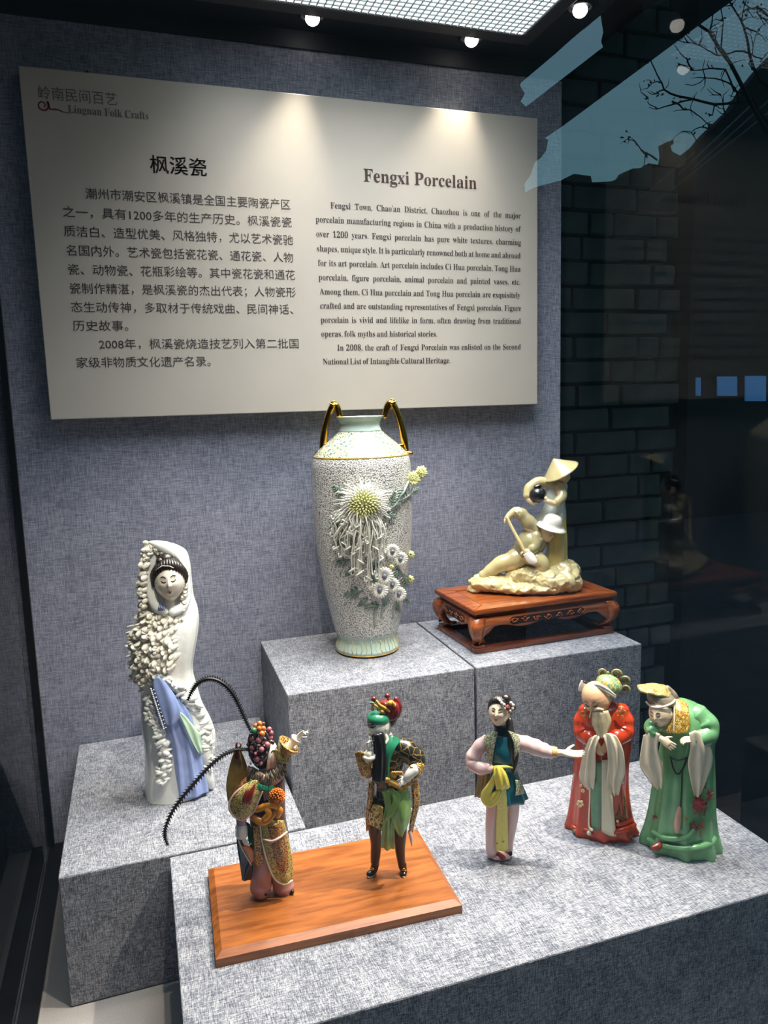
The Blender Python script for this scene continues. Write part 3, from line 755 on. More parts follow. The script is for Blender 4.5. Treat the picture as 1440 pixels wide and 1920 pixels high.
M_goldh = plain('dark_polished_gilt', srgb(190, 140, 52), .16, 1)
for sd, pts in ((-1, [(604, 850, -2, 4.5), (606, 832, 0, 6.5), (609, 805, 0, 6), (616, 778, 0, 5.5), (625, 761, 0, 6.5), (632, 765, 0, 6.5), (638, 782, 0, 5)]),
                (1, [(762, 843, -2, 4.5), (758, 826, 0, 6.5), (753, 800, 0, 6), (745, 774, 0, 5.5), (735, 757, 0, 6.5), (727, 762, 0, 6.5), (721, 781, 0, 5)])):
    bm = bmesh.new(); tube(V, bm, pts, 10, 6, .8)
    tube(V, bm, [(pts[1][0]-sd*2, 834, 2, 3), (pts[1][0]-sd*12, 838, 2, 5), (pts[1][0]-sd*16, 848, 2, 2)], 8)
    tube(V, bm, [(pts[4][0], pts[4][1]+2, 0, 5), (pts[4][0]+sd*2, pts[4][1]-7, 0, 2.2), (pts[4][0]-sd*3, pts[4][1]-9, 0, .8)], 8)
    tube(V, bm, [(pts[4][0]-sd*1, pts[4][1], 4, 4), (pts[4][0]+sd*8, pts[4][1]-5, 4, 1)], 6)
    tube(V, bm, [(pts[0][0]-sd*6, 848, 1, 3), (pts[0][0]+sd*10, 850, 1, 3.2)], 8)
    V.part('handle', bm, M_goldh)
# --- applied flowers; they sit on the vase surface
def vr(y):
    ys = [p[0] for p in prof[:24]]
    for (y1, r1, _), (y0, r0, _) in zip(prof, prof[1:24]):
        if y0 <= y <= y1: return r0 + (r1-r0)*(y-y0)/(y1-y0+1e-9)
    return 60
def vw(x, y, e=0):
    c = 689-(1216-y)*.0163; r = vr(y)+e; return sqrt(max(0, r*r-(x-c)**2)) if abs(x-c) < r else 0
M_petw = glaze('white_petal', srgb(232, 232, 222), .03, .25); M_pety = glaze('pale_yellow_petal', srgb(222, 224, 150), .1, .3)
M_leafg = glaze('grey_green_leaf', srgb(112, 132, 120), .4, .3, 160); M_mauve = glaze('grey_blue_heart', srgb(112, 112, 130), .2, .4)
M_stem = glaze('grey_stem', srgb(150, 158, 150), .15, .4)
bm = bmesh.new(); bmy = bmesh.new()
cx, cy = 683, 948
for i in range(170):
    a = i*2.39996; q = sqrt((i+.5)/170); x = cx+cos(a)*q*34; y = cy+sin(a)*q*30
    w0 = vw(x, y, 0) + 22*sqrt(max(0, 1-q*q))
    dx, dy = cos(a)*(3+q*9), sin(a)*(3+q*9)-2
    tube(V, bmy if q < .62 else bm, [(x, y, w0-4, 1.5), (x+dx*.5, y+dy*.5-2, w0+5, 1.5), (x+dx, y+dy, w0+4, 1.1)], 5, 2)
V.part('chrysanthemum_heart', bmy, M_pety)
for i in range(110):      # long hanging curled petals
    x = 683 + rg.uniform(-48, 34); top = 938 + rg.uniform(0, 30)+abs(x-683)*.25; L = rg.uniform(25, 150)*(1-abs(x-688)/62*.75)
    xe = x+rg.uniform(-7, 7)+(x-684)*.15; e = 14+rg.uniform(-6, 12); ye = top+L
    pts = [(x*.6+cx*.4, top-8, vw(x, top)+15, 1.3), (x, top+L*.3, vw(x, top+L*.3)+e, 1.2), (xe+rg.uniform(-4, 4), top+L*.6, vw(xe, top+L*.6)+e, 1.1), (xe, top+L*.8, vw(xe, top+L*.8)+e, 1.1), (xe+1, ye, vw(xe, ye)+e*.8, 1.5),
           (xe+rg.choice((-5, 5)), ye+3, vw(xe, ye)+e*.8+3, 1.6), (xe+rg.choice((-6, 6)), ye-4, vw(xe, ye)+e*.8+5, 1.3)]
    tube(V, bm, pts, 5, 2)
for i in range(60):      # wild outer petals above and at the sides
    a = rg.uniform(-pi-.5, .5); r = rg.uniform(24, 60); x = cx+cos(a)*r; y = cy+sin(a)*r*.9
    tube(V, bm, [(cx+cos(a)*18, cy+sin(a)*16, vw(cx, cy)+12, 1.5), (cx+cos(a)*r*.6, cy+sin(a)*r*.6-4, vw(cx+cos(a)*r*.6, cy)+13, 1.4), (x, y, vw(x, y)+8, 1.3), (x+rg.uniform(-5, 5), y+rg.uniform(-3, 7), vw(x, y)+6, 1)], 5, 2)
tag(V.part('chrysanthemum_petals', bm, M_petw), kind='stuff')
def leaf(x, y, a, L, w=.34):
    bm = bmesh.new(); n = 7
    for sd in (-1, 1):
        for k in range(5):
            t = .15+k*.18; b = a + sd*(.9-.12*k); l = L*(.46-.05*k)
            x0 = x+cos(a)*L*t; y0 = y+sin(a)*L*t
            tube(V, bm, [(x0, y0, vw(x0, y0)+3, L*.055), (x0+cos(b)*l*.6, y0+sin(b)*l*.6, vw(x0+cos(b)*l*.6, y0)+5, L*.06), (x0+cos(b)*l, y0+sin(b)*l, vw(x0+cos(b)*l, y0)+4, L*.02)], 5, 2, .4)
    tube(V, bm, [(x, y, vw(x, y)+3, L*.04), (x+cos(a)*L*.5, y+sin(a)*L*.5, vw(x+cos(a)*L*.5, y)+5, L*.09), (x+cos(a)*L, y+sin(a)*L, vw(x+cos(a)*L, y)+4, L*.02)], 6, 3, .4)
    V.part('leaf', bm, M_leafg)
for x, y, a, L in ((644, 930, 3.9, 26), (650, 975, 2.9, 46), (640, 1008, 2.4, 26), (655, 1050, 3.0, 36), (668, 1066, 2.6, 22), (680, 1108, 3.0, 40), (690, 1120, 2.4, 22), (715, 1134, 3.0, 30), (715, 965, .1, 24),
                   (722, 960, .5, 22), (734, 946, -1.3, 24), (700, 1062, 1.5, 26), (745, 1066, 1.7, 24), (758, 1074, 1.4, 26), (738, 1128, 1.0, 22), (752, 1120, .5, 20), (714, 1050, 2.4, 20), (728, 1118, 2.0, 20)):
    leaf(x, y, a, L)
def daisy(x, y, r):
    bm = bmesh.new(); w = vw(x, y)+8; n = 18
    for k in range(n):
        a = 2*pi*k/n; tube(V, bm, [(x+cos(a)*r*.25, y+sin(a)*r*.25, w+1, r*.08), (x+cos(a)*r*.65, y+sin(a)*r*.65, w+3, r*.17), (x+cos(a)*r, y+sin(a)*r, w+2, r*.14)], 6, 2, .5)
    o = V.part('daisy', bm, M_petw)
    bm = bmesh.new(); ball(V, bm, x, y, w+3, r*.3); V.part('flower_heart', bm, M_mauve, o)
for x, y, r in ((736, 1034, 13), (751, 1048, 13), (721, 1080, 15.5), (736, 1097, 13), (712, 1106, 15), (748, 1114, 13)): daisy(x, y, r)
for x, y, r in ((734, 1063, 5), (770, 1040, 8), (769, 1086, 8)):
    bm = bmesh.new(); w = vw(x, y)+5
    for k in range(8):
        a = 2*pi*k/8; tube(V, bm, [(x+cos(a)*r*.3, y+sin(a)*r*.3+1, w, r*.3), (x+cos(a)*r*.7, y+sin(a)*r*.7, w+4, r*.32), (x+cos(a)*r*.3, y+sin(a)*r*.3, w+8, r*.12)], 6, 2)
    V.part('flower_bud', bm, M_pety)
for pts in ([(722, 962, 2), (737, 950, 2.4), (748, 937, 2.4), (758, 920, 2.4), (766, 903, 2)], [(750, 938, 2), (764, 931, 2), (776, 920, 1.6)], [(704, 1135, 2), (703, 1155, 3), (703, 1172, 3)], [(718, 1130, 2), (716, 1148, 2.6), (715, 1158, 2.6)],
            [(740, 1128, 2), (737, 1145, 2.6), (736, 1159, 2.6)], [(745, 1060, 2), (756, 1080, 2), (760, 1105, 2), (750, 1125, 2)], [(700, 1090, 2), (716, 1115, 2), (724, 1135, 2)]):
    bm = bmesh.new(); tube(V, bm, [(x, y, vw(x, y)+3, r) for x, y, r in pts], 7, 4); V.part('stem', bm, M_stem)
for x, y, L, a in ((768, 915, 30, 2.2), (774, 926, 20, -.5), (760, 940, 22, 2.6)): leaf(x-6, y, a, L)
for x, y, r in ((775, 898, 15), (790, 886, 12)):
    bm = bmesh.new(); w = vw(min(x, 772), y)+6
    for i in range(46):
        a = i*2.39996; q = sqrt((i+.5)/46)*r
        tube(V, bm, [(x, y+4, w-4, 1.6), (x+cos(a)*q*.6, y+sin(a)*q*.6, w+6, 2.1), (x+cos(a)*q, y+sin(a)*q-1, w+7-q*.3, 1.4)], 5, 2)
    V.part('blossom', bm, M_pety if x < 780 else M_pety)

# ------------------------------------------------------------------ carved stand
M_rose = wood('red_brown_wood', srgb(108, 50, 20), srgb(164, 88, 42), 1, .28, (10, 160, 160)); M_rosed = wood('dark_red_brown_wood', srgb(66, 28, 14), srgb(118, 58, 28), 1, .3, (10, 160, 160))
M_holeshade = plain('painted_opening_shade', srgb(36, 16, 10), .6)  # shade inside the carved openings, painted as a dark colour
st = empty('carved_stand', (.893, -.130, Z0-.473), .026); tag(st, 'low carved reddish wooden stand with curved legs under the cream sculpture', 'stand')
HX, HY, HT = .1635, .094, .0885
bm = bmesh.new(); box(bm, -HX+.0352, HX-.0352, -HY+.0352, HY-.0352, HT-.0095, HT-.0014, .0008); obj('top_panel', bm, M_rose, st, smooth=False)
for k, (a, b, c, d) in enumerate(((-HX, HX, -HY, -HY+.033), (-HX, HX, HY-.033, HY), (-HX, -HX+.033, -HY, HY), (HX-.033, HX, -HY, HY))):
    bm = bmesh.new()      # mitred frame members
    i = .033
    if k == 0: q = [(a, c), (b, c), (b-i, d), (a+i, d)]
    elif k == 1: q = [(a+i, c), (b-i, c), (b, d), (a, d)]
    elif k == 2: q = [(a, c), (b, c+i), (b, d-i), (a, d)]
    else: q = [(a, c+i), (b, c), (b, d), (a, d-i)]
    prism(bm, [(x, y, HT-.0095) for x, y in q], Vector((0, 0, .0095)))
    bmesh.ops.bevel(bm, geom=[e for e in bm.edges], offset=.0012, segments=2, affect='EDGES'); obj('top_frame', bm, M_rose, st, smooth=False)
bm = bmesh.new(); box(bm, -HX+.008, HX-.008, -HY+.008, HY-.008, HT-.0165, HT-.0098, .001); obj('waist', bm, M_rosed, st, smooth=False)
def apron(L, horiz, sgn):
    """bulging apron with scrollwork over a dark panel painted as its shaded openings"""
    bm = bmesh.new(); n = 28; sec = []
    for i in range(n+1):
        x = -L + 2*L*i/n; t = abs(x)/L; low = HT-.040 - (.010 if t > .93 else 0) + .004*cos(t*9)*(t < .8)
        if t > .78: low -= .02*(t-.78)/.22
        pr = [(HT-.017, 0), (HT-.022, .006), (HT-.030, .008), (low, .007), (low, -.001), (HT-.022, -.003), (HT-.017, -.004)]
        sec.append([bm.verts.new(((x, sgn*(HY-.010+o), z) if horiz else (sgn*(HX-.010+o), x, z))) for z, o in pr])
    for a, b in zip(sec, sec[1:]):
        for k in range(7): bm.faces.new((a[k], a[(k+1) % 7], b[(k+1) % 7], b[k]))
    bm.faces.new(sec[0]); bm.faces.new(sec[-1][::-1])
    ap = obj('apron', bm, M_rose, st)
    W = L*.56; zc = HT-.0305; h = .0075
    def at(x, z, o): return Vector((x, sgn*(HY-.010+o), z)) if horiz else Vector((sgn*(HX-.010+o), x, z))
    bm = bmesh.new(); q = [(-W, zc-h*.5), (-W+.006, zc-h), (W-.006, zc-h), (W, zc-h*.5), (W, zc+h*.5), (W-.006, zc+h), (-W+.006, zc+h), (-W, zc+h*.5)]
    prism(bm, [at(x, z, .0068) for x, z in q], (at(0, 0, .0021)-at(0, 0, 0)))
    obj('opening_shade', bm, M_holeshade, ap, smooth=False)  # dark plate in place of a real opening
    bm = bmesh.new(); m = max(3, int(W/.011)); rr = random.Random(5)
    for i in range(m):
        x0 = -W+.008+(2*W-.016)*i/(m-1); P = []
        for k in range(9):
            a = k*.8 + i*1.3; r = .0062*(1-k*.08); P.append(at(x0+cos(a)*r*1.1, zc+sin(a)*r, .0098))
        tubew(bm, P, [.0009]*9, 5)
        P = [at(x0+(k-2)*.0045, zc+.0035*sin(k*1.9+i), .0098) for k in range(5)]; tubew(bm, P, [.0011]*5, 5)
    obj('scroll_carving', bm, M_rose, ap)
apron(HX-.012, True, -1); apron(HX-.012, True, 1); apron(HY-.012, False, -1); apron(HY-.012, False, 1)
for sx in (-1, 1):
    for sy in (-1, 1):      # C-shaped legs with inward hooked feet
        bm = bmesh.new(); rings = []
        path = [(-.003, HT-.018, .0115), (.003, HT-.030, .0125), (.005, HT-.044, .0105), (.002, .032, .009), (-.006, .022, .0085), (-.016, .0165, .0075), (-.020, .0215, .005)]
        S = spline(path, 4)
        for o, z, r in S:
            c = Vector((sx*(HX-.012+o*.9), sy*(HY-.012+o*.9), z))
            rings.append([bm.verts.new(c + Vector((a*r, b*r, 0))) for a, b in ((-1, -1), (0, -1.12), (1, -1), (1.12, 0), (1, 1), (0, 1.12), (-1, 1), (-1.12, 0))])
        for a, b in zip(rings, rings[1:]):
            for k in range(8): bm.faces.new((a[k], a[(k+1) % 8], b[(k+1) % 8], b[k]))
        bm.faces.new(rings[0]); bm.faces.new(rings[-1][::-1])
        obj('leg', bm, M_rose, st)
        bm = bmesh.new(); box(bm, sx*(HX-.016)-.010, sx*(HX-.016)+.010, sy*(HY-.016)-.010, sy*(HY-.016)+.010, .0106, .0152, .001); obj('foot', bm, M_rosed, st, smooth=False)
for a, b, c, d in ((-HX+.004, HX-.004, -HY+.004, -HY+.022), (-HX+.004, HX-.004, HY-.022, HY-.004), (-HX+.004, -HX+.022, -HY+.0225, HY-.0225), (HX-.022, HX-.004, -HY+.0225, HY-.0225)):
    bm = bmesh.new(); box(bm, a, b, c, d, .0004, .0104, .0012); obj('base_rail', bm, M_rosed, st, smooth=False)
# ------------------------------------------------------------------ orange-brown board under the two opera figures
M_bd = wood('orange_brown_board', srgb(122, 66, 22), srgb(162, 94, 40), 1, .36, (14, 110, 110))
bb = empty('base_board', (.3455, -.589, Z0-.637), -.045); tag(bb, 'orange-brown varnished timber board carrying the two opera warriors', 'board')
bm = bmesh.new(); a, b = .1545, .0905
q = [(-a, -b, .0004), (a, -b, .0004), (a, b, .0004), (-a, b, .0004), (-a, -b, .011), (a, -b, .011), (a, b, .011), (-a, b, .011), (-a+.008, -b+.008, .0165), (a-.008, -b+.008, .0165), (a-.008, b-.008, .0165), (-a+.008, b-.008, .0165)]
vs = [bm.verts.new(p) for p in q]
for k in range(4):
    j = (k+1) % 4; bm.faces.new((vs[k], vs[j], vs[4+j], vs[4+k])); bm.faces.new((vs[4+k], vs[4+j], vs[8+j], vs[8+k]))
bm.faces.new(vs[8:12]); bm.faces.new(vs[3::-1]); obj('plank', bm, M_bd, bb, smooth=False)
# ------------------------------------------------------------------ lady in the white feathered cloak
A = Fig('porcelain_lady', 'tall white porcelain lady in a feathered hooded cloak over a blue dress', 'figurine', 330, 1487, Z0-.637)
M_blue = glaze('pale_blue_glaze', srgb(142, 160, 208), .12); M_green = glaze('pale_green_glaze', srgb(176, 206, 178), .08)
M_cloak = plain('white_cloak_glaze', srgb(226, 228, 222), .16, 0, .35, bump=.5, bscale=130); M_ruff = glaze('ivory_feather_glaze', srgb(224, 220, 204), .06, .25)
CLK = [(1020, 306, -16, 18, 12), (1034, 315, -18, 31, 22), (1060, 318, -18, 36, 28), (1090, 317, -18, 40, 30), (1120, 315, -16, 45, 32), (1145, 316, -12, 51, 33), (1170, 313, -6, 56, 38), (1200, 308, -2, 58, 40), (1230, 306, 0, 55, 39), (1262, 308, 0, 50, 36),
       (1295, 317, 0, 50, 35), (1325, 322, 0, 54, 36), (1355, 330, 0, 61, 38), (1385, 337, 0, 64, 40), (1415, 338, 0, 63, 41), (1445, 335, 0, 60, 41), (1470, 333, 0, 58, 41), (1489, 331, 0, 56, 41)]
bm = bmesh.new(); loft(A, bm, [(x, y, w, rx, rd, .012) for y, x, w, rx, rd in CLK], 72, 4, 7, .4, ground=True)
A.part('cloak', bm, M_cloak)
def clk(y):
    for p, q in zip(CLK, CLK[1:]):
        if p[0] <= y <= q[0]:
            t = (y-p[0])/(q[0]-p[0]); return [p[i]+(q[i]-p[i])*t for i in range(1, 5)]
    return CLK[-1][1:]
def cw(x, y, e=0):
    # depth of the cloak's front at a drawn place (the ring seen there lies lower than its centre)
    best = 0
    for k in range(8):
        yy = y - best*.34*.9; c = clk(max(1020, min(1489, yy))); t = max(-.98, min(.98, (x-c[0])/c[2])); best = c[1]+c[3]*sqrt(1-t*t)
    return best + e
# hood's peak
bm = bmesh.new()
tube(A, bm, [(281, 1017, 14, 3), (294, 1022, 10, 9), (314, 1032, 2, 15), (334, 1052, -4, 13), (346, 1085, -4, 10), (349, 1115, 4, 9), (340, 1138, 16, 10), (322, 1148, 24, 9)], 12, 5, .8)
tube(A, bm, [(288, 1022, 8, 7), (286, 1050, 6, 8), (283, 1085, 6, 8), (284, 1112, 12, 9), (292, 1136, 20, 9), (308, 1148, 26, 8)], 12, 4, .8)
A.part('hood_edge', bm, M_cloak)
# body: head, neck and a slim trunk in one surface
bm = bmesh.new(); H = Head(A, 318, 1088, 14, 37, -4, -7, 3); H.mesh(bm)
tube(A, bm, [(318, 1100, 8, 14), (316, 1130, 8, 13), (314, 1150, 6, 22), (314, 1200, 0, 30), (325, 1300, 0, 22), (330, 1400, 0, 22), (331, 1470, 0, 20)], 14, 3)
A.part('body', bm, glaze('porcelain_skin', srgb(232, 222, 204), .03, .3), remesh=.0011)
H.features(M_line, M_lipd, .8, True, 0, .022)
bm = bmesh.new()       # hair: cap, side locks and top knot
H.hairline(bm, 19, .58, .95)
H.blob(bm, Vector((0, .32, -.28)), .92, (.84, .78, .95), 20, 14); H.blob(bm, Vector((-.05, 1.02, .10)), .36, (1.1, .9, 1), 14, 10); H.blob(bm, Vector((-.32, .98, .30)), .2)
A.part('hair', bm, M_hair)
bm = bmesh.new(); tubew(bm, [H.W(Vector((x, y, z))) for x, y, z in ((-.55, .62, .74), (-.2, .80, .80), (.15, .74, .86), (.3, .64, .92))], [H.h*.022]*4, 6); A.part('hair_ribbon', bm, M_white)
# blue dress in the opening of the cloak
bm = bmesh.new()
loft(A, bm, [(290, 1266, 26, 6, 8, 0), (298, 1285, 30, 14, 12, .02), (312, 1310, 28, 24, 16, .03), (326, 1340, 26, 30, 20, .04), (338, 1375, 24, 30, 24, .05), (345, 1410, 22, 31, 26, .06), (349, 1445, 20, 34, 28, .06), (352, 1470, 18, 37, 28, .05), (353, 1484, 17, 39, 28, .04)], 64, 4, 9, ground=True)
A.part('dress', bm, M_blue)
bm = bmesh.new(); sheet(A, bm, [[(284, 1268, 42), (296, 1268, 46), (308, 1276, 46)], [(290, 1300, 46), (312, 1306, 52), (330, 1308, 50)], [(300, 1330, 48), (318, 1334, 54), (338, 1338, 54)], [(312, 1358, 50), (320, 1360, 53), (328, 1358, 53)]], 3, 6, 5, 1.2, 2); A.part('blue_lapel', bm, M_blue)
bm = bmesh.new(); sheet(A, bm, [[(334, 1335, 50), (338, 1336, 52), (342, 1340, 50)], [(344, 1360, 54), (358, 1362, 52), (372, 1372, 44)], [(356, 1385, 52), (368, 1392, 48), (377, 1392, 40)], [(372, 1412, 44), (376, 1414, 42), (379, 1412, 38)]], 3, 6, 5, 1.4, 2); A.part('green_sash', bm, M_green)
bm = bmesh.new()
for k in range(22):
    t = k/21; ball(A, bm, 283+t*24, 1292+t*74, 47+t*4, 1.7)
    if k % 2: ball(A, bm, 287+t*24, 1290+t*74, 49+t*4, 1.2)
A.part('lace_border', bm, M_white)
bm = bmesh.new()
for k in range(5): tube(A, bm, [(300+k*3, 1128+k*1.5, 34, .8), (296+k*3, 1145, 38, .8)], 5, 2)
A.part('dotted_collar', bm, glaze('blue_dots', srgb(70, 84, 130), 0))
# feathers on the breast of the cloak
def feathers(name, n, place, size, seed):
    r = random.Random(seed); bm = bmesh.new()
    for i in range(n):
        x, y, dx, dy = place(r); w = cw(x, y, -1 + r.uniform(-1, 2)); L = r.uniform(*size)
        c = A.P(x, y, w); d = (A.P(x+dx*10, y+dy*10, w+r.uniform(-4, 6)) - c).normalized()
        q = max(-1, min(1, (x-clk(y)[0])/clk(y)[2])); nn = (A.R*q + A.T*sqrt(max(.05, 1-q*q))).normalized(); nn = (nn - d*nn.dot(d)).normalized()
        petal(bm, c, d, nn, L*A.s, L*.72*A.s, r.uniform(.05, .35))
    return tag(A.part(name, bm, M_ruff), kind='stuff')
def breast(r):
    while 1:
        y = r.uniform(1146, 1275); x = r.uniform(246, 338); lim = 262+(y-1146)*.15; hi = 306+44*sin((y-1140)/140*pi) - max(0, y-1240)*.5
        if x < hi and x > 252-(y < 1170)*-14: return x, y, -.8+r.uniform(-.3, .3), .55+r.uniform(-.3, .3)
feathers('breast_feathers', 330, breast, (12, 19), 5)
def collar(r):
    t = r.random(); x = 284+t*62; y = 1146+12*sin(t*pi)+r.uniform(-4, 14); return x, y, -.7+r.uniform(-.4, .4), .5
feathers('collar_feathers', 60, collar, (9, 14), 8)
bm = bmesh.new(); r = random.Random(3)      # feathers along the hood's left edge and peak
for i in range(120):
    t = r.random(); y = 1016+t*135; x = 282-6*sin(t*3)-t*10+r.uniform(-3, 9); c = A.P(x, y, r.uniform(-2, 16)); d = (A.R*-1 + A.U*r.uniform(-.7, .3) + A.T*r.uniform(-.2, .5)).normalized(); L = r.uniform(8, 14)
    petal(bm, c, d, (A.T - d*A.T.dot(d)).normalized(), L*A.s, L*.85*A.s, .2)
for i in range(60):
    t = r.random(); x = 282+t*52; y = 1018+t*t*34+r.uniform(0, 12); c = A.P(x, y, 8-t*6); d = (A.R*-.7 + A.U*r.uniform(-.8, .1) + A.T*.5).normalized(); L = r.uniform(8, 14)
    petal(bm, c, d, (A.T - d*A.T.dot(d)).normalized(), L*A.s, L*.85*A.s, .2)
for i in range(50):
    t = r.random(); y = 1060+t*80; x = 350-abs(t-.4)*10+r.uniform(-4, 2); c = A.P(x, y, 6+t*10); d = (A.R*-.5 + A.U*-.8 + A.T*.6).normalized(); L = r.uniform(8, 13)
    petal(bm, c, d, (A.T - d*A.T.dot(d)).normalized(), L*A.s, L*.85*A.s, .2)
tag(A.part('hood_feathers', bm, M_ruff), kind='stuff')
def ruffle(name, pts, seed, n=80, rr=9):
    """thick wavy border of the opening"""
    r = random.Random(seed); bm = bmesh.new(); S = spline(pts, 8)
    tube(A, bm, [(x, y, cw(x, y, 0), s*.75) for x, y, s in pts], 10, 4)
    for i in range(n):
        x, y, s = S[min(len(S)-1, int(r.random()*len(S)))]; a = r.uniform(0, 2*pi); q = s*r.uniform(.2, .9)
        ball(A, bm, x+cos(a)*q, y+sin(a)*q, cw(x, y, 0)+s*.4+r.uniform(-2, 3), s*r.uniform(.28, .5), r.uniform(1, 1.9), r.uniform(.5, .9), .9, r.uniform(-1, 1), 10, 7)
    A.part(name, bm, M_ruff if 'left' in name else M_cloak)
ruffle('ruffled_border', [(293, 1262, 9), (306, 1274, 11), (322, 1284, 11), (338, 1296, 11), (352, 1314, 12), (366, 1332, 13), (378, 1350, 14), (386, 1372, 15), (388, 1395, 14), (386, 1420, 13), (390, 1445, 10)], 1, 130)
ruffle('ruffled_border', [(262, 1256, 9), (268, 1285, 9), (278, 1312, 10), (284, 1340, 12), (296, 1366, 12), (304, 1390, 13), (310, 1415, 13), (308, 1440, 13), (302, 1464, 12)], 2, 130)
bm = bmesh.new(); tube(A, bm, [(378, 1440, 20, 16), (388, 1460, 16, 13), (396, 1474, 12, 7)], 10); A.part('train', bm, M_cloak)

# ------------------------------------------------------------------ opera lady with the outstretched arm
W = Fig('opera_lady', 'figurine of a lady in a teal vest and yellow sash with one arm outstretched', 'figurine', 937, 1607, Z0-.637)
M_teal = glaze('teal_glaze', srgb(24, 92, 106), .18, .3); M_pink = glaze('pale_pink_glaze', srgb(218, 184, 178), .06, .35); M_yel = glaze('lemon_glaze', srgb(222, 208, 88), .12, .3)
M_olive = glaze('olive_glaze', srgb(138, 124, 62), .2, .35); M_tealb = brocade('teal_brocade', srgb(34, 84, 84), srgb(206, 196, 150), srgb(70, 110, 96), 330, .11, .6)
bm = bmesh.new(); HW = Head(W, 936, 1334, 8, 26, -14, -15, -3); HW.mesh(bm)
tube(W, bm, [(938, 1345, 2, 9), (941, 1365, 0, 9), (941, 1385, 0, 14), (941, 1420, 0, 14), (944, 1470, 0, 16), (943, 1500, 0, 14)], 12, 3)
tube(W, bm, [(941, 1385, 0, 12), (975, 1390, 2, 10), (1004, 1402, 6, 9), (1034, 1410, 10, 7), (1056, 1411, 12, 5.5)], 10, 3)
tube(W, bm, [(941, 1388, 0, 12), (907, 1395, 0, 9), (889, 1425, 0, 8), (905, 1442, 14, 7), (922, 1440, 24, 5.5)], 10, 3)
tube(W, bm, [(943, 1490, 0, 14), (926, 1530, 2, 9), (922, 1575, 3, 7), (923, 1600, 4, 5)], 10, 3); tube(W, bm, [(943, 1490, 0, 14), (958, 1530, -2, 9), (955, 1575, -6, 7), (955, 1596, -8, 5)], 10, 3)
hand(W, bm, (1056, 1411, 12), (1, -.02, .15), (.05, 1, .2), 40, .14, .14, .44, 1)
W.part('body', bm, M_skin, remesh=.0008)
HW.features(M_line, M_lip, .7, False, 0, .026)
bm = bmesh.new()
HW.hairline(bm, 17, .62, .75)
HW.blob(bm, Vector((0, .28, -.28)), .90, (.84, .78, .95), 18, 12); HW.blob(bm, Vector((.42, .98, .22)), .36, (1, .9, 1), 14, 10); HW.blob(bm, Vector((.80, .42, -.1)), .32)
W.part('hair', bm, M_hair)
bm = bmesh.new(); tube(W, bm, [(955, 1350, -2, 6), (957, 1372, 8, 7), (961, 1395, 17, 9), (964, 1420, 18, 8.5), (963, 1440, 20, 5), (962, 1452, 22, 1.5)], 10, 4, .6); W.part('long_hair', bm, M_hair)
bm = bmesh.new(); [ball(W, bm, x, y, w, 2.8) for x, y, w in ((935, 1311, 19), (938, 1314, 22), (941, 1318, 24), (945, 1321, 25), (958, 1318, 18), (962, 1322, 17), (961, 1328, 18), (957, 1333, 18), (947, 1328, 25))]; W.part('white_hair_flowers', bm, M_white2)
bm = bmesh.new(); [ball(W, bm, 951+3*cos(a), 1327+3*sin(a), 24, 2.8) for a in (0, 1.25, 2.5, 3.75, 5)]; ball(W, bm, 951, 1327, 26, 2.6); W.part('red_hair_flower', bm, glaze('dark_red_glaze', srgb(140, 50, 40), .2))
bm = bmesh.new(); loft(W, bm, [(938, 1358, 2, 12, 10, 0), (941, 1368, 2, 14, 12, 0), (943, 1376, 3, 18, 13, 0)], 28, 3); W.part('high_collar', bm, plain('black_teal_collar', srgb(14, 26, 34), .35))
bm = bmesh.new()
loft(W, bm, [(941, 1372, 2, 14, 11, 0), (940, 1378, 2, 27, 15, 0), (940, 1388, 2, 33, 18, 0), (942, 1405, 4, 30, 21, .01), (943, 1425, 4, 25, 20, .01), (944, 1440, 2, 22, 18, .01), (945, 1458, 2, 27, 20, .03), (949, 1480, 2, 31, 22, .05), (953, 1497, 2, 33, 23, .06), (953, 1499, 2, 29, 19, .06)], 56, 4, 7)
W.part('vest', bm, M_teal)
for q in ([[(908, 1380, 12), (922, 1372, 16), (934, 1372, 16)], [(908, 1396, 18), (920, 1394, 23), (931, 1384, 22)], [(914, 1412, 20), (921, 1412, 25), (926, 1408, 27)], [(917, 1432, 20), (921, 1432, 24), (923, 1430, 25)]],
          [[(952, 1370, 14), (964, 1374, 12), (974, 1382, 6)], [(962, 1390, 22), (968, 1392, 19), (975, 1394, 10)], [(964, 1410, 23), (969, 1410, 20), (973, 1410, 13)], [(963, 1430, 21), (966, 1430, 18), (969, 1430, 13)]]):
    bm = bmesh.new(); sheet(W, bm, q, 3.4, 6, 5); W.part('brocade_panel', bm, M_tealb)
bm = bmesh.new(); sheet(W, bm, [[(966, 1462, 22), (974, 1462, 14)], [(968, 1478, 26), (981, 1478, 12)], [(966, 1492, 28), (984, 1488, 10)]], 2, 6, 4); W.part('brocade_hem', bm, M_tealb)
def folds_tube(f, name, pts, m, seg=16, fr=5.5, am=.05, parent=None, flat=.95):
    bm = bmesh.new(); tube(f, bm, pts, seg, 7, flat, True, lambda t: am*sin(t*2*pi*fr)); return f.part(name, bm, m, parent)
folds_tube(W, 'right_sleeve', [(968, 1390, 0, 13), (990, 1396, 4, 14.5), (1012, 1404, 8, 14), (1030, 1410, 10, 11.5), (1040, 1411, 11, 9.5)], M_pink)
folds_tube(W, 'left_sleeve', [(914, 1388, 0, 11), (902, 1398, 0, 13), (889, 1418, 2, 14.5), (888, 1430, 6, 14), (902, 1440, 14, 12.5), (918, 1440, 22, 9.5)], M_pink)
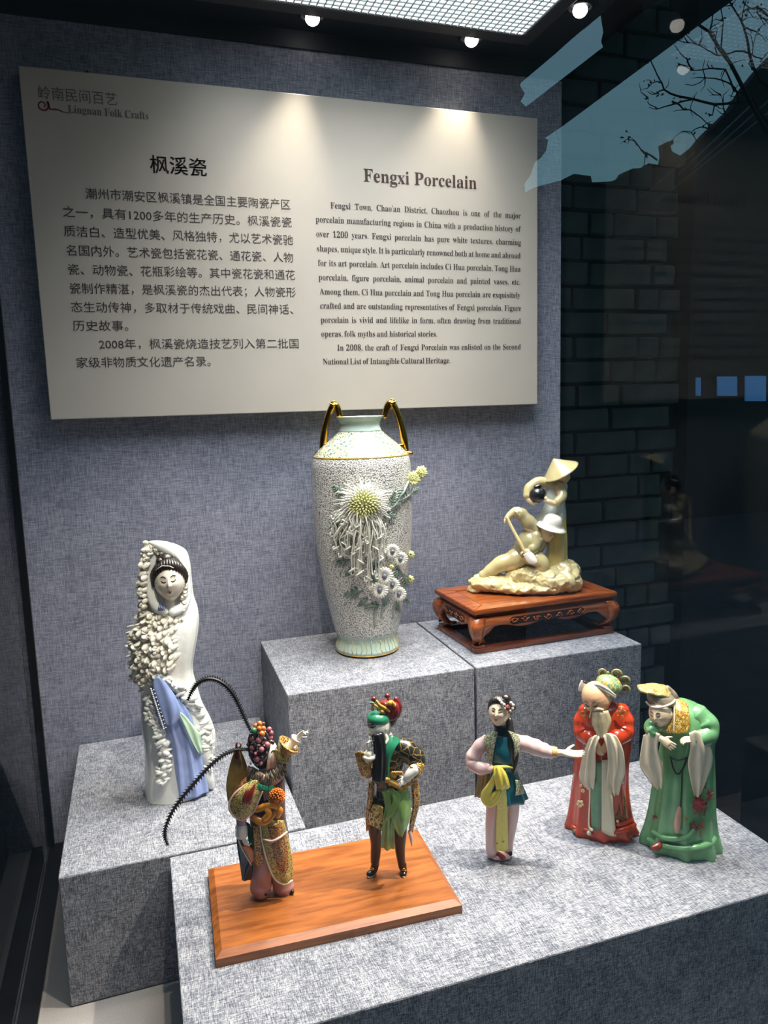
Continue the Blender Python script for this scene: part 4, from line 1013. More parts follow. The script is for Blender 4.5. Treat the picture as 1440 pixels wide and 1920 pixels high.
bm = bmesh.new(); tube(W, bm, [(1036, 1410, 11, 10.6), (1045, 1411, 12, 9.2)], 14, 3, .95, False); W.part('gold_cuff', bm, brocade('cuff_brocade', srgb(214, 196, 130), srgb(190, 110, 50), srgb(236, 222, 180), 400))
folds_tube(W, 'trouser_leg', [(928, 1482, 2, 17), (926, 1520, 4, 15), (922, 1555, 5, 12), (921, 1580, 6, 10.5), (922, 1597, 7, 11)], M_pink, 16, 3, .02)
folds_tube(W, 'trouser_leg', [(958, 1480, -2, 16), (960, 1520, -2, 13.5), (957, 1555, -4, 10.5), (954, 1580, -6, 8.5), (954, 1592, -7, 8.5)], M_pink, 16, 3, .02)
bm = bmesh.new(); tube(W, bm, [(923, 1440, 24, 3.4), (936, 1438, 27, 3.4), (952, 1438, 25, 2.6), (966, 1440, 18, 2)], 8, 4); W.part('sash_belt', bm, M_yel)
bm = bmesh.new(); sheet(W, bm, [[(926, 1440, 29), (934, 1437, 32), (942, 1440, 30)], [(926, 1455, 33), (938, 1452, 37), (950, 1452, 32)], [(929, 1470, 33), (942, 1472, 38), (955, 1468, 32)], [(930, 1480, 32), (944, 1480, 34), (957, 1477, 30)]], 3, 7, 5, 1.8, 3); W.part('sash_bow', bm, M_yel)
for o, rr in ((0, 5), (6, 4.6), (11, 4)):
    bm = bmesh.new(); tube(W, bm, [(932-o*.2, 1444+o*.5, 30, 3), (921+o*.3, 1468, 30, rr), (907+o*.9, 1488, 29, rr), (908+o*.9, 1502-o*.6, 30, rr), (920, 1509-o, 31, rr), (932-o*.6, 1500-o, 32, rr), (938-o*.5, 1484, 32, 3)], 9, 5, .6); W.part('sash_loop', bm, M_yel)
M_yelf = brocade('lemon_with_orange_flowers', srgb(216, 204, 100), srgb(226, 214, 120), srgb(190, 96, 40), 120, .04, .64)
bm = bmesh.new(); sheet(W, bm, [[(934, 1470, 31), (941, 1470, 32), (948, 1470, 31)], [(932, 1510, 27), (942, 1510, 29), (951, 1510, 26)], [(930, 1550, 22), (941, 1550, 24), (952, 1550, 21)], [(930, 1594, 18), (941, 1596, 20), (953, 1594, 17)]], 2.6, 6, 7, .9, 2); W.part('sash_end', bm, M_yelf)
bm = bmesh.new(); sheet(W, bm, [[(898, 1446, 2), (908, 1448, 8), (918, 1450, 12)], [(894, 1470, 0), (905, 1472, 6), (916, 1474, 10)], [(890, 1494, -2), (900, 1496, 5), (908, 1496, 8)]], 3, 7, 5, 2.0, 3); W.part('olive_scarf_end', bm, M_olive)
M_redshoe = glaze('dark_red_shoe', srgb(134, 54, 42), .2, .25)
bm = bmesh.new(); tube(W, bm, [(934, 1601, 6, 5), (940, 1606, 12, 6), (945, 1609, 20, 4.4)], 10, 3, .8); W.part('shoe', bm, M_redshoe)
bm = bmesh.new(); tube(W, bm, [(955, 1594, -8, 4), (956, 1598, -4, 5), (957, 1602, 3, 4)], 10, 3, .8); W.part('shoe', bm, M_hairb)
bm = bmesh.new(); loft(W, bm, [(936, 1600, 2, 20, 13, .04), (936, 1605, 2, 22, 14, .04)], 32, 3, 9, ground=True); W.part('ground_pad', bm, M_pink)
# ------------------------------------------------------------------ old man in the orange-red robe
O = Fig('old_man_figurine', 'figurine of an old man in an orange-red robe with long beard and clasped hands', 'figurine', 1127, 1558, Z0-.637)
M_red = glaze('orange_red_glaze', srgb(180, 56, 24), .18, .24); M_sleeve = glaze('cream_sleeve_glaze', srgb(234, 222, 194), .08, .3); M_jade = glaze('jade_green_glaze', srgb(104, 146, 112), .2, .3)
M_beard = glaze('cream_beard_glaze', srgb(206, 190, 152), .14, .4, 200)
bm = bmesh.new(); HO = Head(O, 1118, 1309, 22, 31, -22, 12, 12, 1, 1.12); HO.mesh(bm)
tube(O, bm, [(1122, 1318, 14, 13), (1128, 1340, 4, 14), (1130, 1370, 0, 24), (1130, 1430, 0, 28), (1128, 1500, 0, 28), (1127, 1540, 0, 24)], 14, 3)
tube(O, bm, [(1130, 1345, 0, 20), (1098, 1350, 4, 14), (1090, 1375, 14, 11), (1110, 1392, 34, 8), (1122, 1400, 42, 6)], 10, 3)
tube(O, bm, [(1130, 1345, 0, 20), (1164, 1350, 2, 14), (1172, 1375, 12, 11), (1148, 1392, 34, 8), (1135, 1400, 42, 6)], 10, 3)
hand(O, bm, (1120, 1395, 44), (.25, -1, .25), (.5, 0, -.8), 26, .45, .12, .46, 1)
hand(O, bm, (1136, 1393, 44), (-.25, -1, .25), (-.5, 0, -.8), 26, .5, .1, .46, -1)
O.part('body', bm, M_skinp, remesh=.0008)
HO.features(M_line, M_lip, .7, True, 0, .022)
bm = bmesh.new()
loft(O, bm, [(1132, 1316, 0, 14, 12, 0), (1132, 1324, 0, 34, 20, 0), (1132, 1340, 0, 47, 28, .01), (1131, 1365, 0, 50, 33, .01), (1130, 1400, 0, 48, 33, .015), (1127, 1440, 0, 47, 33, .02), (1125, 1480, 0, 49, 33, .03), (1125, 1515, 0, 53, 35, .035), (1126, 1540, 0, 58, 37, .04), (1127, 1552, 0, 62, 39, .045), (1127, 1558, 0, 60, 38, .045)], 72, 4, 8, 1.0, ground=True)
O.part('robe', bm, M_red)
folds_tube(O, 'left_sleeve', [(1102, 1334, 2, 17), (1094, 1355, 6, 18), (1096, 1376, 16, 17), (1112, 1386, 30, 15)], M_red, 16, 4, .05)
folds_tube(O, 'right_sleeve', [(1162, 1332, 0, 17), (1170, 1354, 4, 18), (1168, 1374, 14, 18), (1150, 1384, 30, 15)], M_red, 16, 4, .05)
def drape(f, name, rows, m, fold=2, nf=3, ph=0, th=3):
    bm = bmesh.new(); sheet(f, bm, rows, th, 7, 6, fold, nf, ph); return f.part(name, bm, m)
drape(O, 'sleeve_cloth', [[(1106, 1384, 46), (1118, 1378, 50), (1126, 1384, 50)], [(1096, 1410, 44), (1108, 1406, 52), (1118, 1404, 50)], [(1090, 1440, 40), (1104, 1440, 48), (1118, 1440, 46)], [(1089, 1456, 38), (1102, 1466, 46), (1117, 1462, 44)], [(1100, 1474, 40), (1106, 1478, 43), (1113, 1476, 42)]], M_sleeve, 4.6, 2.6, 1)
drape(O, 'sleeve_cloth', [[(1130, 1380, 50), (1142, 1374, 50), (1156, 1380, 44)], [(1138, 1405, 50), (1152, 1400, 52), (1168, 1408, 42)], [(1140, 1440, 46), (1154, 1440, 49), (1172, 1444, 38)], [(1138, 1464, 44), (1150, 1468, 46), (1165, 1462, 38)], [(1146, 1488, 42), (1152, 1490, 42), (1157, 1488, 40)]], M_sleeve, 4.8, 2.6, 0)
drape(O, 'green_front_panel', [[(1108, 1430, 35), (1118, 1430, 37), (1129, 1430, 37)], [(1108, 1480, 31), (1118, 1480, 34), (1129, 1480, 34)], [(1109, 1555, 34), (1119, 1557, 38), (1130, 1558, 38)]], M_jade, .8, 2, 0, 2.4)
drape(O, 'cream_front_panel', [[(1128, 1425, 38), (1138, 1425, 38), (1150, 1425, 34)], [(1128, 1480, 35), (1138, 1480, 36), (1148, 1480, 32)], [(1128, 1558, 40), (1140, 1566, 43), (1156, 1568, 40)]], M_cream, .9, 1.5, 1, 2.8)
bm = bmesh.new(); tube(O, bm, [(1106, 1440, 35, 1.8), (1106, 1500, 31, 1.8), (1104, 1545, 35, 2), (1110, 1556, 39, 3)], 8, 4)
tube(O, bm, [(1066, 1540, 6, 2), (1072, 1500, 6, 1.6), (1077, 1450, 6, 1.4)], 7, 4); O.part('cream_piping', bm, M_cream)
bm = bmesh.new(); sheet(O, bm, [[(1112, 1332, 42), (1124, 1334, 47), (1140, 1332, 40)], [(1110, 1352, 42), (1126, 1354, 48), (1146, 1350, 40)], [(1116, 1368, 44), (1128, 1370, 48), (1142, 1366, 44)], [(1123, 1382, 48), (1128, 1384, 49), (1133, 1382, 48)]], 5, 8, 6, 1.2, 4)
O.part('beard', bm, M_beard)
bm = bmesh.new(); tube(O, bm, [(1110, 1331, 42, 2.4), (1120, 1329, 47, 3), (1130, 1331, 46, 2.4)], 8, 3); tube(O, bm, [(1109, 1330, 42, 2), (1106, 1345, 40, 1.6)], 6, 3); O.part('moustache', bm, M_beard)
M_hatg = brocade('green_gold_hat', srgb(84, 134, 104), srgb(206, 170, 96), srgb(186, 130, 70), 180, .07, .60); M_scroll = glaze('olive_scroll_glaze', srgb(122, 118, 80), .3, .3)
bm = bmesh.new(); ball(O, bm, 1142, 1284, 6, 24, 1.0, .74, .95, .45, 22, 14); O.part('hat', bm, M_hatg)
bm = bmesh.new()
for dz in (0, 5): tube(O, bm, [(1109, 1284+dz*.5, 27, 2.4), (1124, 1284+dz, 36, 2.6), (1139, 1293+dz, 36, 2.6), (1153, 1304+dz*.7, 24, 2.4)], 8, 4)
O.part('hat_band', bm, M_white2)
bm = bmesh.new(); tube(O, bm, [(1112, 1289, 30, .9), (1126, 1291, 37, .9), (1140, 1298, 37, .9), (1152, 1306, 27, .9)], 6, 4); O.part('band_line', bm, M_line)
for x, y, w, r, tu in ((1130, 1261, 2, 10, 1), (1155, 1265, -2, 10, -1), (1171, 1277, -6, 9, -1), (1172, 1293, -4, 8, -1)):
    bm = bmesh.new(); P = []
    for k in range(15):
        a = tu*k*.62; q = r*(1-k/17); P.append((x+cos(a)*q, y+sin(a)*q, w, 3.0-k*.08))
    tube(O, bm, P, 8, 2); ball(O, bm, x, y, w-5, r*.8, 1, 1, .35); O.part('hat_scroll', bm, M_scroll)
bm = bmesh.new(); ball(O, bm, 1160, 1281, -2, 4); ball(O, bm, 1158, 1274, -1, 3); O.part('hat_jewel', bm, glaze('brown_red_jewel', srgb(140, 70, 50), .2))
drape(O, 'hat_flap', [[(1090, 1275, 4), (1100, 1280, 6), (1110, 1284, 6)], [(1086, 1284, 4), (1096, 1290, 7), (1106, 1294, 8)], [(1084, 1294, 4), (1092, 1298, 6), (1100, 1300, 7)]], M_white2, 1.2, 2, 0, 2.6)
bm = bmesh.new(); tube(O, bm, [(1094, 1278, 11, 2), (1106, 1284, 12, 2)], 6, 3, .6); O.part('flap_line', bm, M_line)
for sx, x0, y0, w0 in ((-1, 1098, 1338, 27), (1, 1164, 1338, 26)):
    bm = bmesh.new()
    for cx_, cy_, r in ((0, -9, 4.5), (5, -2, 4.5), (-5, 0, 4.5), (1, 7, 4)):
        P = [(x0+cx_+r*cos(a*.8), y0+cy_+r*sin(a*.8), w0+1.5-abs(cx_)*.3, .9) for a in range(9)]; tube(O, bm, P, 5, 2)
    O.part('shoulder_embroidery', bm, M_goldp)
M_petc = glaze('cream_painted_petal', srgb(232, 220, 170), .05)
for x, y, w, r in ((1088, 1507, 29, 7), (1093, 1483, 28, 4), (1089, 1473, 27, 2.6), (1167, 1450, 22, 4), (1166, 1468, 22, 3), (1158, 1540, 36, 3)):
    bm = bmesh.new()
    for k in range(5):
        a = 2*pi*k/5+.3; ball(O, bm, x+cos(a)*r*.62, y+sin(a)*r*.62, w+1.6, r*.42, 1, 1, .4, 0, 8, 6)
    O.part('painted_flower', bm, M_petc)
drape(O, 'dark_embroidered_hem', [[(1160, 1480, 24), (1168, 1478, 18)], [(1160, 1510, 26), (1174, 1506, 14)], [(1158, 1535, 33), (1172, 1536, 24)]], brocade('hem_brocade', srgb(110, 50, 30), srgb(150, 110, 60), srgb(60, 60, 44), 240, .1, .5), .5, 2, 0, 1.6)
for x, y, w in ((1083, 1556, 20), (1108, 1560, 30)):
    bm = bmesh.new(); tube(O, bm, [(x+6, y-4, w-10, 6), (x, y, w, 7), (x-4, y+2, w+6, 5)], 10, 3, .8); O.part('shoe', bm, M_cream if x > 1090 else M_scroll)
bm = bmesh.new(); tube(O, bm, [(1074, 1550, 20, 4), (1086, 1556, 27, 4), (1098, 1556, 30, 4), (1110, 1562, 34, 3.6)], 8, 4); O.part('hem_fold', bm, M_red)
bm = bmesh.new(); tube(O, bm, [(1152, 1560, 38, 5), (1166, 1556, 36, 6), (1180, 1552, 26, 6), (1189, 1546, 12, 5)], 9, 4); tube(O, bm, [(1158, 1546, 36, 4), (1172, 1544, 28, 4), (1184, 1538, 14, 4)], 8, 4); O.part('hem_fold', bm, M_red)

# ------------------------------------------------------------------ stooping courtier in green
K = Fig('courtier_figurine', 'figurine of a stooping courtier in a pale green robe and flat yellow hat', 'figurine', 1276, 1588, Z0-.637)
M_gr = glaze('pale_jade_robe', srgb(110, 164, 112), .24, .24, 30); M_gry = glaze('grey_brown_cap', srgb(128, 118, 100), .3, .3, 120)
bm = bmesh.new(); HK = Head(K, 1239, 1337, 24, 26, -26, -4, 10, 0, 1.08); HK.mesh(bm)
tube(K, bm, [(1246, 1342, 14, 11), (1258, 1355, 6, 11), (1272, 1360, 0, 22), (1282, 1400, 0, 26), (1280, 1480, 0, 26), (1277, 1570, 0, 24)], 14, 3)
tube(K, bm, [(1268, 1360, 0, 18), (1236, 1362, 16, 12), (1222, 1374, 28, 9), (1232, 1381, 40, 7), (1243, 1387, 45, 6)], 10, 3)
tube(K, bm, [(1280, 1355, 0, 18), (1316, 1362, 0, 13), (1328, 1380, 10, 11), (1312, 1387, 30, 9), (1298, 1386, 40, 7)], 10, 3)
hand(K, bm, (1240, 1385, 46), (.80, -.45, .2), (.1, -.3, -.9), 30, .22, .16, .46, -1)
hand(K, bm, (1299, 1386, 42), (-.9, -.02, .4), (-.1, -.9, -.3), 27, .75, .05, .5, 1)
K.part('body', bm, M_skin, remesh=.0008)
HK.features(M_line, M_lip, .8, True, 0, .022)
bm = bmesh.new()
loft(K, bm, [(1278, 1312, -8, 10, 10, 0), (1280, 1318, -8, 26, 20, 0), (1284, 1330, -6, 38, 28, 0), (1290, 1350, -4, 45, 33, .01), (1292, 1372, -4, 47, 34, .01), (1288, 1400, -2, 46, 34, .012), (1284, 1440, 0, 50, 35, .02), (1281, 1480, 0, 53, 36, .03), (1278, 1520, 0, 56, 37, .035), (1276, 1550, 0, 60, 39, .045), (1275, 1574, 0, 66, 42, .05), (1275, 1588, 0, 67, 43, .05)], 80, 4, 8, .2, ground=True)
K.part('robe', bm, M_gr)
folds_tube(K, 'left_sleeve', [(1252, 1350, 12, 17), (1234, 1358, 22, 18), (1222, 1366, 30, 15), (1226, 1374, 38, 12)], M_gr, 16, 4, .04)
folds_tube(K, 'right_sleeve', [(1304, 1340, 0, 22), (1322, 1358, 4, 23), (1326, 1376, 14, 20), (1312, 1384, 28, 16), (1304, 1386, 36, 13)], M_gr, 16, 4, .04)
drape(K, 'sleeve_cloth', [[(1208, 1378, 34), (1220, 1370, 44), (1238, 1376, 46)], [(1204, 1404, 32), (1220, 1402, 44), (1234, 1404, 44)], [(1202, 1434, 30), (1222, 1436, 42), (1243, 1434, 42)], [(1216, 1456, 34), (1230, 1462, 42), (1243, 1456, 42)], [(1230, 1476, 38), (1235, 1478, 40), (1240, 1476, 40)]], M_sleeve, 4.6, 2.2, 2)
drape(K, 'sleeve_cloth', [[(1292, 1374, 46), (1306, 1370, 44), (1318, 1376, 32)], [(1294, 1402, 46), (1312, 1400, 46), (1332, 1408, 26)], [(1290, 1430, 42), (1310, 1430, 44), (1332, 1430, 26)], [(1294, 1458, 40), (1308, 1464, 40), (1324, 1452, 28)], [(1301, 1490, 38), (1306, 1493, 37), (1311, 1488, 35)]], M_sleeve, 4.6, 2.2, 0)
M_ycol = brocade('yellow_collar_brocade', srgb(206, 178, 70), srgb(150, 100, 40), srgb(224, 210, 120), 260, .12, .55)
drape(K, 'brocade_collar', [[(1264, 1312, 8), (1276, 1311, 4), (1290, 1320, 4)], [(1263, 1332, 26), (1276, 1334, 28), (1292, 1340, 22)], [(1258, 1354, 34), (1276, 1358, 37), (1294, 1360, 30)], [(1244, 1370, 38), (1266, 1376, 42), (1288, 1372, 38)]], M_ycol, .4, 2, 0, 2.4)
bm = bmesh.new(); tube(K, bm, [(1264, 1322, 22, 1.5), (1264, 1350, 38, 1.5), (1263, 1372, 43, 1.5)], 6, 4); K.part('collar_piping', bm, M_cream)
bm = bmesh.new(); ball(K, bm, 1240, 1311, 14, 25, 1.02, .62, .95, .18, 22, 14); K.part('cap', bm, M_gry)
bm = bmesh.new(); tube(K, bm, [(1212, 1316, 26, 2), (1222, 1325, 38, 2), (1240, 1326, 42, 2), (1258, 1320, 34, 2), (1266, 1312, 16, 2)], 8, 4); K.part('cap_rim', bm, M_sleeve)
M_hatk = brocade('yellow_relief', srgb(196, 190, 122), srgb(128, 112, 60), srgb(170, 110, 80), 420, .12, .60)
drape(K, 'flat_hat', [[(1194, 1286, 26), (1216, 1282, 10), (1244, 1284, 2), (1258, 1296, -4)], [(1196, 1291, 34), (1218, 1291, 26), (1240, 1295, 20), (1258, 1303, 10)], [(1201, 1298, 40), (1216, 1301, 40), (1236, 1305, 36), (1254, 1307, 26)]], M_hatk, .8, 3, 0, 4.5)
bm = bmesh.new(); tube(K, bm, [(1250, 1290, 0, 6), (1262, 1304, -2, 8), (1266, 1318, -2, 8)], 10, 4); K.part('hat_back', bm, M_gry)
bm = bmesh.new(); tube(K, bm, [(1257, 1419, 38, 1.5), (1262, 1440, 38, 1.5), (1271, 1452, 38, 1.5), (1281, 1440, 38, 1.5), (1288, 1420, 38, 1.5)], 6, 4)
tube(K, bm, [(1257, 1421, 38, 1.6), (1272, 1425, 40, 1.8), (1289, 1420, 38, 1.6)], 6, 4); tube(K, bm, [(1279, 1444, 38, 1.2), (1278, 1480, 38, 1.2), (1276, 1514, 39, 1.2)], 6, 4); K.part('black_cord', bm, M_line)
bm = bmesh.new(); tube(K, bm, [(1274, 1514, 39, 3), (1272, 1530, 41, 5.6), (1270, 1548, 43, 6), (1269, 1560, 45, 4)], 10, 4, .6); K.part('tassel', bm, glaze('pinkish_tassel', srgb(196, 154, 134), .2))
M_crim = glaze('crimson_painted_petal', srgb(150, 44, 36), .3)
def mum(f, x, y, w, r, n, m, name='painted_chrysanthemum'):
    bm = bmesh.new()
    for k in range(n):
        a = 2*pi*k/n+.1*k; q = r*(1 if k % 2 else .7); tube(f, bm, [(x, y, w, r*.06), (x+cos(a)*q*.5, y+sin(a)*q*.5, w+.6, r*.11), (x+cos(a)*q, y+sin(a)*q, w-.4-abs(cos(a))*2*(cos(a) > 0), r*.04)], 5, 2, .5)
    f.part(name, bm, m)
mum(K, 1308, 1508, 33, 20, 22, M_crim); mum(K, 1326, 1492, 24, 15, 18, M_crim); mum(K, 1318, 1474, 28, 9, 12, M_crim); mum(K, 1300, 1550, 38, 12, 14, glaze('brown_painted_leaf', srgb(110, 60, 40), .3)); mum(K, 1314, 1548, 34, 9, 10, M_crim)
mum(K, 1287, 1535, 40, 6, 10, M_ycol); mum(K, 1227, 1531, 28, 7, 10, M_crim); mum(K, 1236, 1508, 30, 3, 8, M_ycol)
bm = bmesh.new(); tube(K, bm, [(1308, 1515, 34, 1), (1312, 1545, 36, 1.2), (1314, 1570, 38, 1.2)], 6, 4); tube(K, bm, [(1326, 1500, 24, 1), (1320, 1530, 32, 1.2)], 6, 4); K.part('painted_stem', bm, glaze('brown_stem', srgb(120, 90, 50), .2))
bm = bmesh.new(); tube(K, bm, [(1216, 1574, 20, 5), (1240, 1584, 36, 6), (1270, 1590, 44, 5), (1300, 1590, 42, 6), (1330, 1582, 24, 6), (1340, 1572, 8, 5)], 10, 5); tube(K, bm, [(1224, 1560, 26, 4), (1250, 1572, 40, 5), (1286, 1570, 42, 4.5), (1300, 1556, 38, 3)], 9, 5); K.part('hem_fold', bm, M_gr)
bm = bmesh.new(); tube(K, bm, [(1238, 1583, 40, 6), (1230, 1589, 47, 7), (1224, 1590, 51, 4.6)], 10, 3, .8); K.part('shoe', bm, M_redshoe)

# ------------------------------------------------------------------ cream sculpture of a man with a spade and a woman in a conical hat
Sx = Fig('ceramic_sculpture', 'cream ceramic group of a crouching man with spade and a woman in a conical hat', 'sculpture', 986, 1104, Z0-.473+.0885)
M_clay = glaze('cream_yellow_glaze', srgb(198, 184, 134), .08, .22, 30); M_clay2 = glaze('yellow_skirt_glaze', srgb(206, 184, 112), .05, .2); M_khaki = glaze('pale_khaki_glaze', srgb(164, 156, 116), .2, .25)
M_whg = glaze('bluish_white_glaze', srgb(206, 214, 204), .06, .15); M_skc = glaze('ceramic_skin', srgb(222, 196, 156), .08)
def rocky(name, f, lumps, m, vox=.0022, amp=.004, sc=45):
    bm = bmesh.new()
    for x, y, w, r, sx, sy, sw in lumps: ball(f, bm, x, y, w, r, sx, sy, sw, 0, 20, 14)
    o = f.part(name, bm, m, remesh=vox); me = o.data
    for v in me.vertices:
        n = noise.noise(v.co*sc)*amp + noise.noise(v.co*sc*2.6)*amp*.45
        v.co += Vector((v.co.x, v.co.y, .01)).normalized()*n; v.co.z += noise.noise(v.co*sc*1.3+Vector((5, 1, 2)))*amp*.6
        v.co.z = max(v.co.z, .0003)
    me.update(); return o
rocky('mound', Sx, [(984, 1096, 8, 52, 1.95, .30, .95), (926, 1092, 14, 34, 1.4, .46, 1.1), (1034, 1084, 6, 42, 1.30, .62, 1.1), (1056, 1074, -2, 30, 1.05, .85, 1.1), (1000, 1080, 8, 38, 1.4, .62, 1.0), (893, 1104, 22, 16, 1.1, .7, 1), (1072, 1090, 12, 20, .9, 1.0, 1)], M_clay, .002, .007, 60)
bm = bmesh.new(); HM = Head(Sx, 1024, 1000, 16, 17, 50, 22, 18); HM.mesh(bm, 24, 20)     # the man
tube(Sx, bm, [(1018, 998, 10, 8), (1008, 1000, 4, 14), (998, 1012, 2, 20), (986, 1032, 0, 19), (976, 1044, 0, 17)], 14, 4)
tube(Sx, bm, [(1002, 998, 12, 12), (984, 974, 16, 11), (970, 958, 18, 8.5), (956, 966, 20, 6.4), (949, 976, 22, 5.2)], 12, 4)
tube(Sx, bm, [(1008, 1010, 22, 11), (1002, 1030, 30, 8), (990, 1034, 34, 6), (983, 1034, 36, 5)], 12, 4)
tube(Sx, bm, [(978, 1044, 8, 18), (958, 1054, 14, 16), (936, 1060, 18, 13), (916, 1074, 20, 10), (900, 1082, 20, 7)], 12, 4)
tube(Sx, bm, [(984, 1042, 4, 17), (1004, 1048, 20, 14), (1016, 1062, 24, 11), (1008, 1076, 22, 9)], 12, 4)
tube(Sx, bm, [(902, 1080, 20, 6), (894, 1084, 22, 6.5), (887, 1091, 24, 5)], 10, 3)
hand(Sx, bm, (951, 972, 22), (-.55, -.5, .3), (.7, -.3, 0), 15, .9, .05); hand(Sx, bm, (986, 1033, 37), (-.8, -.2, .3), (0, -.8, -.2), 15, .9, .05)
Sx.part('man_body', bm, M_skc, remesh=.0011); HM.features(M_line, M_lip, .7, True, 0, .02)
bm = bmesh.new()
tube(Sx, bm, [(1010, 994, 6, 15), (1001, 1010, 6, 26), (989, 1026, 5, 26), (978, 1042, 4, 21)], 16, 5); tube(Sx, bm, [(1006, 994, 12, 14), (988, 976, 16, 13), (975, 962, 18, 11), (968, 964, 19, 10)], 14, 6, .95, True, lambda t: .06*sin(t*25)); tube(Sx, bm, [(1006, 1004, 20, 12), (1005, 1022, 27, 10.5), (997, 1030, 32, 9)], 12, 4)
Sx.part('man_shirt', bm, M_khaki)
bm = bmesh.new(); tube(Sx, bm, [(980, 1038, 6, 20), (962, 1050, 13, 18), (938, 1058, 18, 15), (918, 1072, 20, 12), (904, 1080, 20, 9)], 16, 6, .95, True, lambda t: .04*sin(t*30)); tube(Sx, bm, [(982, 1040, 4, 19), (1003, 1046, 20, 16), (1018, 1058, 25, 13), (1012, 1072, 23, 11)], 14, 5); Sx.part('man_trousers', bm, M_clay)
def cone_hat(f, name, ax, brim, rad, m, dome=None, tilt=(0, 1, 0), hgt=1.0):
    """hat of revolution about the axis tilt (right, up, front), centred on brim"""
    c = f.P(*brim); a = (f.R*tilt[0]+f.U*tilt[1]+f.T*tilt[2]).normalized(); u = a.orthogonal().normalized(); v = a.cross(u); bm = bmesh.new(); R = []; n = 40
    for r, h in dome:
        R.append([bm.verts.new(c + (u*cos(2*pi*k/n)+v*sin(2*pi*k/n))*(r*f.s) + a*(h*f.s)) for k in range(n)])
    for p, q in zip(R, R[1:]):
        for k in range(n): bm.faces.new((p[k], p[(k+1) % n], q[(k+1) % n], q[k]))
    for rr in (R[0], R[-1]):
        z = bm.verts.new(sum((x.co for x in rr), Vector())/n)
        for k in range(n): bm.faces.new((rr[k], rr[(k+1) % n], z))
    f.part(name, bm, m)
cone_hat(Sx, 'sun_helmet', None, (1034, 985, 14), 1, M_white2, [(4, 21), (11, 19.5), (16, 14), (18, 6), (18.6, 2), (23, .5), (28, -3), (28.5, -4.6), (22, -3), (10, -1.5)], (.28, .92, .12))
bm = bmesh.new(); tube(Sx, bm, [(950, 970, 26, 3), (962, 994, 30, 3.2), (975, 1018, 36, 3.4), (984, 1036, 40, 3)], 10, 4); Sx.part('spade_handle', bm, M_clay)
bm = bmesh.new(); sheet(Sx, bm, [[(981, 1040, 42), (986, 1037, 44), (992, 1034, 42)], [(985, 1048, 44), (992, 1043, 46), (1000, 1038, 43)], [(992, 1056, 46), (999, 1052, 48), (1006, 1048, 45)], [(1002, 1058, 47), (1005, 1057, 47), (1007, 1055, 47)]], 2.4, 6, 6); Sx.part('spade_blade', bm, M_white2)
bm = bmesh.new(); HL = Head(Sx, 1056, 893, -14, 15, 62, 10, 6); HL.mesh(bm, 24, 20)        # the woman
tube(Sx, bm, [(1052, 898, -15, 6), (1044, 912, -16, 12), (1040, 935, -16, 14), (1040, 960, -16, 15), (1044, 1010, -14, 15), (1046, 1055, -12, 15)], 14, 4)
tube(Sx, bm, [(1030, 908, -14, 9), (1008, 906, -6, 8), (992, 916, 2, 7), (990, 934, 8, 6), (1000, 943, 14, 5)], 12, 4)
tube(Sx, bm, [(1048, 912, -6, 9), (1052, 932, 6, 7.5), (1040, 944, 14, 6), (1028, 940, 18, 5)], 12, 4)
hand(Sx, bm, (1000, 943, 15), (1, .1, .2), (0, 1, -.4), 15, .5, .1); hand(Sx, bm, (1028, 940, 19), (-.5, .8, .1), (-.6, 0, -.6), 15, .5, .1, .42, -1)
Sx.part('woman_body', bm, M_skc, remesh=.0011); HL.features(M_line, M_lip, .7, True, 0, .02)
bm = bmesh.new(); loft(Sx, bm, [(1045, 902, -16, 8, 7, 0), (1044, 908, -16, 19, 12, 0), (1042, 925, -15, 20, 14, .01), (1040, 945, -14, 19, 14, .02), (1036, 962, -12, 24, 17, .03), (1032, 975, -10, 27, 18, .04)], 40, 4, 6); Sx.part('woman_blouse', bm, M_whg)
bm = bmesh.new(); tube(Sx, bm, [(1032, 906, -12, 10), (1010, 904, -5, 10), (993, 914, 2, 9), (989, 930, 8, 8.4)], 12, 5, 1, True, lambda t: .05*sin(t*22)); tube(Sx, bm, [(1050, 912, -8, 10), (1054, 930, 4, 9.4), (1044, 942, 12, 8.2)], 12, 5); Sx.part('blouse_sleeves', bm, M_clay)
bm = bmesh.new(); loft(Sx, bm, [(1038, 960, -12, 22, 16, .02), (1040, 985, -10, 20, 17, .03), (1043, 1010, -8, 19, 18, .03), (1043, 1040, -6, 19, 19, .04), (1042, 1064, -4, 21, 20, .05)], 40, 4, 5, 1); Sx.part('skirt', bm, M_clay2)
cone_hat(Sx, 'conical_hat', None, (1051, 884, -12), 1, M_clay, [(1, 28), (3, 26.5), (12, 19), (22, 10.5), (33, 1.5), (35, -.5), (34, -1.6), (22, 6), (8, 17)], (-.46, .86, .22))
bm = bmesh.new(); ball(Sx, bm, 1008, 928, 12, 15.5, 1, .95, 1, 0, 24, 16); Sx.part('black_pot', bm, M_hairb)
bm = bmesh.new(); tube(Sx, bm, [(1004, 914, 16, 4), (1012, 911, 14, 4)], 8, 3); Sx.part('pot_knob', bm, M_hairb)
